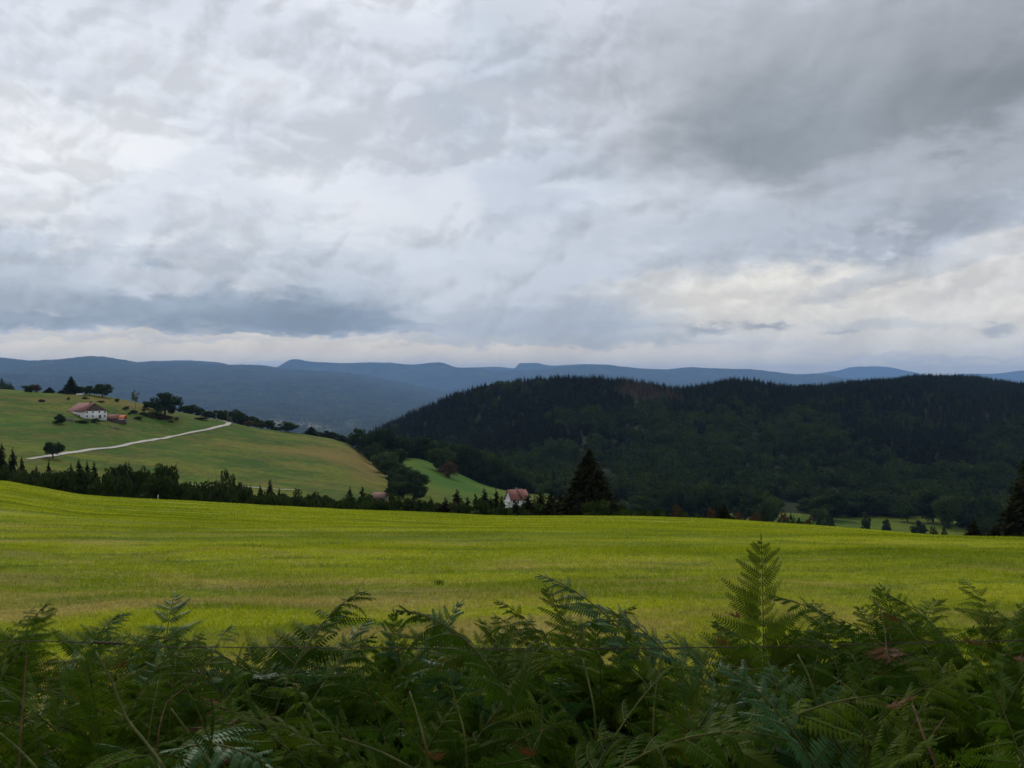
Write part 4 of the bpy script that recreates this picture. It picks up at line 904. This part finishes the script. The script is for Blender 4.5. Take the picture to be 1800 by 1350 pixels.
def frond(seed, Ls, Lb, Lp, tilt0, tilt1, pairs=13, curl=.3, lobes=4, pn=19, roll=0.0, sweep=.0):
    """returns (leaf mesh arrays), (stem MB). Frond leans towards +y"""
    g = np.random.default_rng(seed); ns = 26; s = np.linspace(0, 1, ns); tot = Ls + Lb
    til = tilt0 + (tilt1 - tilt0) * np.clip((s * tot - Ls * .5) / (tot - Ls * .5), 0, 1) ** 1.3
    wob = .06 * np.sin(s * 5 + g.random() * 6)
    dirs = np.stack([wob, np.sin(til), np.cos(til)], 1); pts = np.concatenate([[np.zeros(3)], np.cumsum(dirs[:-1] * tot / ns, 0)])
    st = MB(); st.tube(pts, .0030 * (1 - .8 * s) + .0004, 5)
    Vl, Tl, vl = [], [], []
    def curve(u):   # u in blade 0..1
        f = (Ls + u * Lb) / tot * (ns - 1); i = min(int(f), ns - 2); return pts[i] + (pts[i + 1] - pts[i]) * (f - i), dirs[i] / np.linalg.norm(dirs[i])
    for i in range(pairs):
        u = 1 - (1 - i / pairs) ** 1.35; c, T = curve(u * .992); L = Lp * ((1 - u) ** .80) * (1 - .16 * (i == 0)) + .008
        sd = np.array([1., 0, 0]); sd -= T * (T @ sd); sd /= np.linalg.norm(sd); nr = np.cross(sd, T); nr /= np.linalg.norm(nr)
        for sg in (-1, 1):
            Li = L * (.72 + .45 * g.random())
            if g.random() < .05 and 0 < i < pairs - 4: continue
            if g.random() < .08: Li *= .55
            an = math.radians(82 - 34 * u + g.normal() * 6)
            d0 = T * math.cos(an) + sd * sg * math.sin(an); d0 = rotv(d0, T, sg * (roll + g.normal() * .24)); nn = np.cross(sd * sg, T) * (1 if sg > 0 else -1); nn = nr - d0 * (d0 @ nr); nn /= np.linalg.norm(nn)
            m = max(4, int(1.15 * pn * (Li / Lp) ** .6)); cpos = c.copy(); dcur = d0.copy(); pp_ = [c.copy()]; v0 = g.random(); ax = np.cross(dcur, nn)
            bend = curl * (.2 + 1.6 * g.random()) * (1.0 if u < .8 else .6)
            for j in range(m):
                uj = (j + .5) / m; step = Li / m; cpos = cpos + dcur * step; pp_.append(cpos.copy())
                dcur = rotv(dcur, ax, -bend / m); nn = rotv(nn, ax, -bend / m); dcur = dcur + T * .02; dcur /= np.linalg.norm(dcur); nn -= dcur * (dcur @ nn); nn /= np.linalg.norm(nn)
                pl = Li * .215 * (1 - uj) ** .75 * min(1, .55 + uj * 3) + .004
                lb = 3 if pl > .020 else 2
                for s2 in (-1, 1):
                    pd = rotv(dcur, nn, s2 * math.radians(68 - 18 * uj)); pd = pd - nn * (.12 + .25 * g.random())
                    pd /= np.linalg.norm(pd); n2 = nn - pd * (pd @ nn); n2 /= np.linalg.norm(n2)
                    pinnule(Vl, Tl, vl, cpos, pd, n2, pl * (.85 + .3 * g.random()), max(.0026, pl * .185), v0 * .6 + .4 * g.random(), lb)
            if Li > .05: st.tube(np.array(pp_)[::2], np.linspace(.0010, .0004, len(pp_[::2])), 3, False)
    c, T = curve(.999); sd = np.array([1., 0, 0]); nr = np.cross(sd, T); nr /= np.linalg.norm(nr)
    pinnule(Vl, Tl, vl, c, T, nr, .018, .003, .5, 3)
    return (np.concatenate(Vl), np.concatenate(Tl), np.concatenate(vl)), st, pts
FR = {}
def fproto(key, *a, **k):
    (V, T_, v_), st, pts = frond(*a, **k); FR[key] = dict(V=V, T=T_, v=v_, st=st, ext=V.max(0)[2], m={}, stem={})
def fmesh(key, mat):
    d_ = FR[key]
    if mat not in d_['m']: d_['m'][mat] = mesh('leaf_blade', d_['V'], [d_['T']], M[mat], dict(var=d_['v']))
    sm = 'stem_brown' if mat == 'bracken_rust' else 'stem_green'
    if sm not in d_['stem']: d_['stem'][sm] = d_['st'].build('stem', M[sm], True)
    return d_['m'][mat], d_['stem'][sm]
fproto('a', 1, .60, .36, .17, .10, 1.15, 14, .5)
fproto('b', 2, .56, .40, .16, .20, 1.45, 15, .7)
fproto('c', 3, .62, .32, .18, .05, .75, 13, .35)
fproto('d', 4, .50, .38, .15, .30, 1.75, 14, .9)
fproto('e', 5, .58, .34, .17, .15, 1.3, 13, .6, roll=.5)
fproto('f', 8, .46, .32, .16, .25, 1.0, 12, .8, roll=-.4)
for k_, a_ in dict(g=(21, .60, .34, .16, .12, 1.3, 13, .9), h=(22, .56, .38, .15, .18, 1.6, 15, .4), i=(23, .62, .30, .18, .05, .9, 12, .7), j=(24, .52, .36, .15, .28, 1.2, 13, 1.1)).items(): fproto(k_, *a_, roll=random.uniform(-.4, .4))
fproto('tall', 6, .72, .42, .20, .02, .2, 17, .6, 5, 20)
fproto('upright', 7, .60, .32, .15, .05, .5, 14, .7)
FERNS = []; fr_rng = random.Random(12)
def fern(key, px, top, Y, mat='bracken_green', yaw=None, scale=1.0, lean=0.0, label=None, group=None, hscale=1.0):
    lm, sm = fmesh(key, mat); x = at(px, Y); z = float(H(x, Y)); zt = (675 - top) / F * Y
    h = (zt - z) / FR[key]['ext']; h = max(h, .35)
    e_ = empty('bracken_fern', (x, Y, z), yaw if yaw is not None else random.random() * 6.283)
    e_.rotation_euler = (0 if label else fr_rng.gauss(0, .13), lean + (0 if label else fr_rng.gauss(0, .05)), e_.rotation_euler[2]); 
    s = (h * scale * hscale, h * scale * hscale, h) if key in ('tall',) else (max(.75, h) * scale,) * 2 + (h,)
    for nm, me_ in (('stem', sm), ('leaf_blade', lm)): o_ = obj(nm, me_, e_); o_.scale = s
    e_['category'] = 'fern'; e_['group'] = group or 'bracken ferns in the bank along the wire'
    if label: e_['label'] = label
    else: FERNS.append((px, top, mat, e_))
    return e_
prof = np.array([(-200, 1085), (0, 1085), (60, 1108), (180, 1112), (290, 1096), (370, 1112), (440, 1116), (520, 1112), (610, 1096), (720, 1100), (800, 1102), (880, 1112), (960, 1085), (1050, 1078), (1130, 1100), (1230, 1086), (1300, 1115), (1400, 1115), (1480, 1118), (1580, 1092), (1660, 1080), (1780, 1068), (2000, 1065)], float)
fr_rng = random.Random(12)
mats = ['bracken_green'] * 6 + ['bracken_blue'] * 2 + ['bracken_light'] * 2
mats_front = ['bracken_green'] * 22 + ['bracken_light'] * 5 + ['bracken_blue'] * 4 + ['bracken_rust'] * 1
keys = 'abcdefghij'
# back row, silhouettes against the meadow
for i in range(86):
    px = -60 + i * 23 + fr_rng.uniform(-16, 16); tp = np.interp(px, prof[:, 0], prof[:, 1]) + fr_rng.uniform(2, 26)
    fern(fr_rng.choice('abcefghij'), px, tp, fr_rng.uniform(3.0, 3.7), fr_rng.choice(mats), yaw=fr_rng.uniform(0, 6.28), scale=fr_rng.uniform(.8, 1.05))
# middle and front rows
for i in range(84):
    px = -80 + i * 23.6 + fr_rng.uniform(-20, 20); tp = np.interp(px, prof[:, 0], prof[:, 1]) + fr_rng.uniform(18, 95)
    fern(fr_rng.choice(keys), px, tp, fr_rng.uniform(2.5, 3.1), fr_rng.choice(mats_front), yaw=fr_rng.uniform(0, 6.28), scale=fr_rng.uniform(.75, 1.0))
for i in range(78):
    px = -100 + i * 26 + fr_rng.uniform(-25, 25); tp = np.interp(px, prof[:, 0], prof[:, 1]) + fr_rng.uniform(90, 240)
    fern(fr_rng.choice(keys), px, tp, fr_rng.uniform(1.9, 2.5), fr_rng.choice(mats_front), yaw=fr_rng.uniform(0, 6.28), scale=fr_rng.uniform(.58, .82))
# individual fronds that stand out
fern('tall', 1368, 944, 3.05, 'bracken_light', yaw=.25, label='tallest upright light green bracken rising alone against the meadow')
fern('upright', 985, 1038, 3.1, 'bracken_green', yaw=2.6, label='dark bracken frond tip leaning left over the wire left of centre', lean=-.2)
fern('c', 1075, 1042, 3.2, 'bracken_green', yaw=.9, label='dark bracken frond with two spreading tips just right of centre')
fern('upright', 1075, 1026, 3.35, 'bracken_blue', yaw=2.2, lean=-.28, label='thin bluish bracken tip arching up behind the dark centre frond')
fern('b', 1250, 1040, 3.3, 'bracken_blue', yaw=1.0, label='bluish bracken frond directly left of the tallest fern')
fern('c', 1640, 1050, 3.1, 'bracken_green', yaw=.3, label='dense dark bracken crown left of the right picture edge')
fern('upright', 1590, 1064, 3.15, 'bracken_green', yaw=3.0, lean=-.15, label='small dark bracken frond beside the dense crown at right')
fern('b', 1740, 1056, 3.1, 'bracken_green', yaw=1.4, label='broad flat bracken frond near the right picture edge')
fern('c', 1795, 1046, 3.0, 'bracken_blue', yaw=4.2, label='bluish bracken frond cut by the right picture edge')
fern('a', 290, 1082, 3.2, 'bracken_blue', yaw=.2, label='bluish feathery bracken frond highest on the left side')
fern('e', 350, 1094, 3.2, 'bracken_blue', yaw=5.2, label='bluish bracken frond just right of the feathery left one')
fern('b', 620, 1082, 3.2, 'bracken_green', yaw=2.0, label='dark arching bracken frond with a curved row of leaflets')
fern('upright', 730, 1086, 3.2, 'bracken_green', yaw=.5, label='short upright dark bracken frond left of the straw patch')
fern('upright', 762, 1080, 3.3, 'bracken_blue', yaw=1.9, label='pale bluish bracken frond tip beside the straw patch')
fern('a', 860, 1094, 3.1, 'bracken_green', yaw=3.6, label='dark bracken frond hooked to the left below the open meadow')
fern('c', 1450, 1085, 3.3, 'bracken_blue', yaw=4.6, label='pale green bracken frond right of the tallest fern')
fern('e', 1330, 1165, 2.5, 'bracken_light', yaw=4.7, label='yellowish green bracken blade below the tallest fern')
fern('f', 1170, 1250, 2.1, 'bracken_light', yaw=4.4, label='yellowish bracken blade near the bottom edge right of centre')
fern('d', 880, 1245, 2.1, 'bracken_light', yaw=4.9, label='olive bracken blade arching over the bottom edge at centre')
fern('d', 150, 1170, 2.5, 'bracken_blue', yaw=3.9, label='drooping bluish bracken frond in the lower left')
# rusty dying fronds
for (k, px, tp, Y, sc, lab) in [('f', 1545, 1118, 2.7, .40, 'pale rusty withered bracken frond by the wire at right'), ('f', 1715, 1158, 2.6, .20, 'curled orange bracken tip at the far right below the wire'), ('e', 1345, 1094, 2.95, .13, 'small orange-brown leaf on the stem of the tallest fern'),
                              ('f', 1296, 1150, 2.8, .18, 'dark red-brown withered leaf left below the tallest fern'), ('e', 1660, 1108, 2.9, .17, 'small curled rusty tip just over the wire at right'), ('f', 800, 1130, 2.8, .10, 'brown withered bit hanging on the wire near centre'),
                              ('f', 190, 1195, 2.3, .13, 'rusty little frond hanging on the left leaning stalk'), ('e', 955, 1320, 2.0, .18, 'red-brown withered leaf tuft at the bottom centre'), ('e', 735, 1300, 2.0, .18, 'rusty leaf tuft at the bottom left of centre'), ('f', 1480, 1270, 2.1, .2, 'red-brown withered frond in the lower right'), ('f', 60, 1290, 2.0, .16, 'rusty bracken remains in the bottom left corner'), ('f', 1620, 1120, 2.9, .17, 'rusty tip left of the small curled one over the wire')]:
    lm, sm = fmesh(k, 'bracken_rust'); e_ = empty('withered_frond', P(px, tp, Y) - np.array([0, 0, FR[k]['ext'] * sc * .5]), fr_rng.uniform(0, 6.28))
    e_.rotation_euler = (fr_rng.uniform(1.6, 2.4), 0, e_.rotation_euler[2]); e_.location = P(px, tp, Y) + np.array([0, 0, FR[k]['ext'] * sc * .3])
    for nm, me_ in (('stem', sm), ('leaf_blade', lm)): o_ = obj(nm, me_, e_); o_.scale = (sc,) * 3
    tag(e_, lab, 'fern', 'withered rusty fern leaves')
# bare leaning stalks
def stalk(pts, r, mat, label, twigs=()):
    e_ = empty('bare_stalk', P(*pts[-1])); base_ = P(*pts[-1])
    W_ = np.array([P(*p_) for p_ in pts]) - base_; b = MB(); u = np.linspace(0, len(W_) - 1, 14); W2_ = pchip(np.arange(len(W_)), W_, np.clip(u, 0, len(W_) - 1 - 1e-6))
    b.tube(W2_, np.linspace(r * .6, r, 14), 7); obj('shaft', b.build('shaft', M[mat], True), e_)
    for tw in twigs:
        T2 = np.array([P(*p_) for p_ in tw]) - base_; b = MB(); b.tube(T2, np.linspace(r * .5, r * .25, len(T2)), 5); obj('twig', b.build('twig', M[mat], True), e_)
    tag(e_, label, 'stalk', 'bare bracken stalks')
stalk([(168, 1145, 2.0), (195, 1195, 1.98), (222, 1262, 1.95), (260, 1310, 1.9), (290, 1355, 1.85), (300, 1460, 1.85)], .0034, 'stem_green', 'long pale green stalk leaning across the lower left corner', [[(225, 1263, 1.95), (210, 1255, 2.0), (200, 1248, 2.02)], [(258, 1312, 1.9), (240, 1316, 1.9)]])
stalk([(47, 1145, 2.1), (42, 1220, 2.08), (36, 1290, 2.05), (30, 1460, 2.0)], .0024, 'stem_brown', 'straight upright tan stalk near the left picture edge')
stalk([(371, 1160, 2.1), (330, 1205, 2.08), (290, 1242, 2.05), (278, 1300, 2.0), (268, 1460, 2.0)], .0016, 'stem_brown', 'thin bent straw stalk pointing up right in the lower left')
stalk([(300, 1245, 2.0), (330, 1285, 1.98), (360, 1325, 1.95), (380, 1360, 1.9), (390, 1460, 1.9)], .0026, 'stem_green', 'short green stalk right of the long leaning one')
stalk([(-5, 1285, 1.9), (30, 1315, 1.88), (65, 1352, 1.85), (90, 1460, 1.85)], .0028, 'stem_green', 'pale stalk leaning through the bottom left corner')
stalk([(720, 1215, 2.1), (735, 1262, 2.05), (750, 1320, 2.0), (760, 1460, 2.0)], .0026, 'stem_green', 'green stalk rising from the bottom edge left of centre')
stalk([(790, 1190, 2.1), (803, 1240, 2.08), (818, 1300, 2.02), (825, 1460, 2.0)], .0022, 'stem_green', 'slim green stalk just left of the bottom centre', [[(803, 1240, 2.08), (790, 1232, 2.1)]])
stalk([(600, 1298, 1.9), (660, 1318, 1.88), (720, 1348, 1.85), (780, 1460, 1.85)], .0026, 'stem_green', 'pale stalk lying low along the bottom left of centre')
stalk([(1402, 1150, 2.4), (1425, 1198, 2.35), (1440, 1262, 2.3), (1452, 1460, 2.2)], .0032, 'stem_green', 'forked pale stalk right below the tallest fern', [[(1427, 1200, 2.35), (1438, 1150, 2.38)]])
stalk([(1465, 1190, 2.3), (1503, 1222, 2.25), (1516, 1262, 2.2), (1530, 1460, 2.2)], .0022, 'stem_green', 'thin bent green stalk right of the forked one')
stalk([(1605, 1240, 2.1), (1622, 1290, 2.05), (1645, 1352, 2.0), (1660, 1460, 2.0)], .0032, 'stem_brown', 'brown jointed stalk in the lower right', [[(1628, 1306, 2.03), (1660, 1262, 2.08)]])
stalk([(1025, 1160, 2.3), (1036, 1205, 2.25), (1045, 1250, 2.2), (1052, 1460, 2.2)], .0026, 'stem_green', 'green stalk under the dark frond right of centre')
stalk([(1162, 1150, 2.4), (1155, 1200, 2.35), (1150, 1240, 2.3), (1145, 1460, 2.2)], .0026, 'stem_green', 'pale upright stalk midway between centre and the tallest fern', [[(1152, 1230, 2.3), (1130, 1195, 2.34), (1110, 1175, 2.38)]])
stalk([(1145, 1300, 1.95), (1165, 1335, 1.92), (1180, 1460, 1.9)], .0024, 'stem_green', 'short pale stalk at the bottom edge right of centre')
# undergrowth
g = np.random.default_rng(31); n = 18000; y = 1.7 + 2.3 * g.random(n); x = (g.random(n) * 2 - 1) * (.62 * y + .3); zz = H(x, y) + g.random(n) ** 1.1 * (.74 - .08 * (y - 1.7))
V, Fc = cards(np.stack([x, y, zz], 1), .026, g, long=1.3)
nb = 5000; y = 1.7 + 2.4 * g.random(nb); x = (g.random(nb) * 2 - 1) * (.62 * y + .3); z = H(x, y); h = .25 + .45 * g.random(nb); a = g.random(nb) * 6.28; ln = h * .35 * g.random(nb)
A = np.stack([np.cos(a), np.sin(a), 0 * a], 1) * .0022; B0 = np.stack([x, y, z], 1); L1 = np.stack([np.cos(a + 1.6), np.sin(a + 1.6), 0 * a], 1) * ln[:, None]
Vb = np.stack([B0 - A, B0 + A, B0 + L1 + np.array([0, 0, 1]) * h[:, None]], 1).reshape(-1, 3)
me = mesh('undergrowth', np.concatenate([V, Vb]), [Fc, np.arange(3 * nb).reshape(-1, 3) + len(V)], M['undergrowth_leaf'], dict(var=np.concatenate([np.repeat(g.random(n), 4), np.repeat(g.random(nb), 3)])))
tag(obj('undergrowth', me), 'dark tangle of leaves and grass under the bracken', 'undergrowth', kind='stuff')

# ------------------------------------------------------------------ wire fence
WY = 2.75
fe = empty('wire_fence', (0, WY, -1.6)); tag(fe, 'rusty single strand fence wire stretched through the ferns', 'fence')
key_ = [(-700, 1105), (0, 1127), (160, 1129), (300, 1137), (700, 1139), (1000, 1140), (1400, 1136), (1560, 1131), (1800, 1126), (2600, 1110)]
kx = np.array([(p_[0] - 900) / F * WY for p_ in key_]); kz = np.array([[(675 - p_[1]) / F * WY] for p_ in key_])
xs = np.linspace(kx[0], kx[-1], 420); zs = pchip(kx, kz, np.clip(xs, kx[0], kx[-1] - 1e-6))[:, 0] + .0006 * np.sin(xs * 31) + .0012 * (fbm(xs * 7, xs * 0, 3) - .5)
b = MB()
for ph in (0, math.pi):
    tw = xs * 95 + ph; b.tube(np.stack([xs, .0011 * np.cos(tw), zs + 1.6 + .0011 * np.sin(tw)], 1), .0008, 4, False)
obj('wire', b.build('wire', M['wire_rust'], True), fe)
b = MB(); xx = np.linspace((160 - 900) / F * WY, (214 - 900) / F * WY, 40); zq = np.interp(xx, xs, zs)
b.tube(np.stack([xx, .0018 * np.cos(xx * 330), zq + 1.6 + .0018 * np.sin(xx * 330)], 1), .0034, 5); obj('splice', b.build('splice', M['wire_rust'], True), fe)
for sx in (kx[0], kx[-1]):
    zt = float(np.interp(sx, xs, zs)) + 1.6; b = MB(); b.tube([(sx, 0.06, -.4), (sx, .06, zt + .15), (sx, .06, zt + .17)], [.05, .045, .03], 9); obj('post', b.build('post', M['pole_wood'], True), fe)

# ------------------------------------------------------------------ labels of the ferns
MN = dict(bracken_rust='withered rust brown', bracken_green='dark green', bracken_blue='bluish green', bracken_light='yellowish green')
ZN = ['by the left picture edge', 'in the left quarter', 'left of centre', 'at the centre', 'right of centre', 'around the tallest fern', 'in the right quarter', 'by the right picture edge']
grp = {}
for r in FERNS:
    zi = min(7, max(0, int(r[0] / 225))); lv = 'rising over the wire' if r[1] < 1135 else ('just below the wire' if r[1] < 1215 else 'low in the front row')
    grp.setdefault((MN[r[2]], lv, ZN[zi]), []).append(r)
for (a_, b_, c_), L in grp.items():
    L.sort(key=lambda r: r[0])
    for i, r in enumerate(L):
        r[3]['label'] = f'{a_} bracken {b_} {c_}' + ('' if len(L) == 1 else (', leftmost of these' if i == 0 else (', rightmost of these' if i == len(L) - 1 else f', {ORD[i]} from left')))
label_trees()

# ------------------------------------------------------------------ haze
b = MB(); b.box(-33000, -400, -960, 33000, 58500, 900)
m = bpy.data.materials.new('haze'); m.use_nodes = True; t = NT(m.node_tree); t.n.clear(); out = t.node('ShaderNodeOutputMaterial')
pv = t.node('ShaderNodeVolumePrincipled'); pv.inputs['Color'].default_value = (0.33, 0.58, 1.0, 1); pv.inputs['Density'].default_value = 2.5e-5; pv.inputs['Anisotropy'].default_value = 0.0
t.l.new(pv.outputs[0], out.inputs['Volume'])
tag(obj('haze', b.build('haze', m)), 'bluish air haze over the valley', 'haze', kind='stuff')
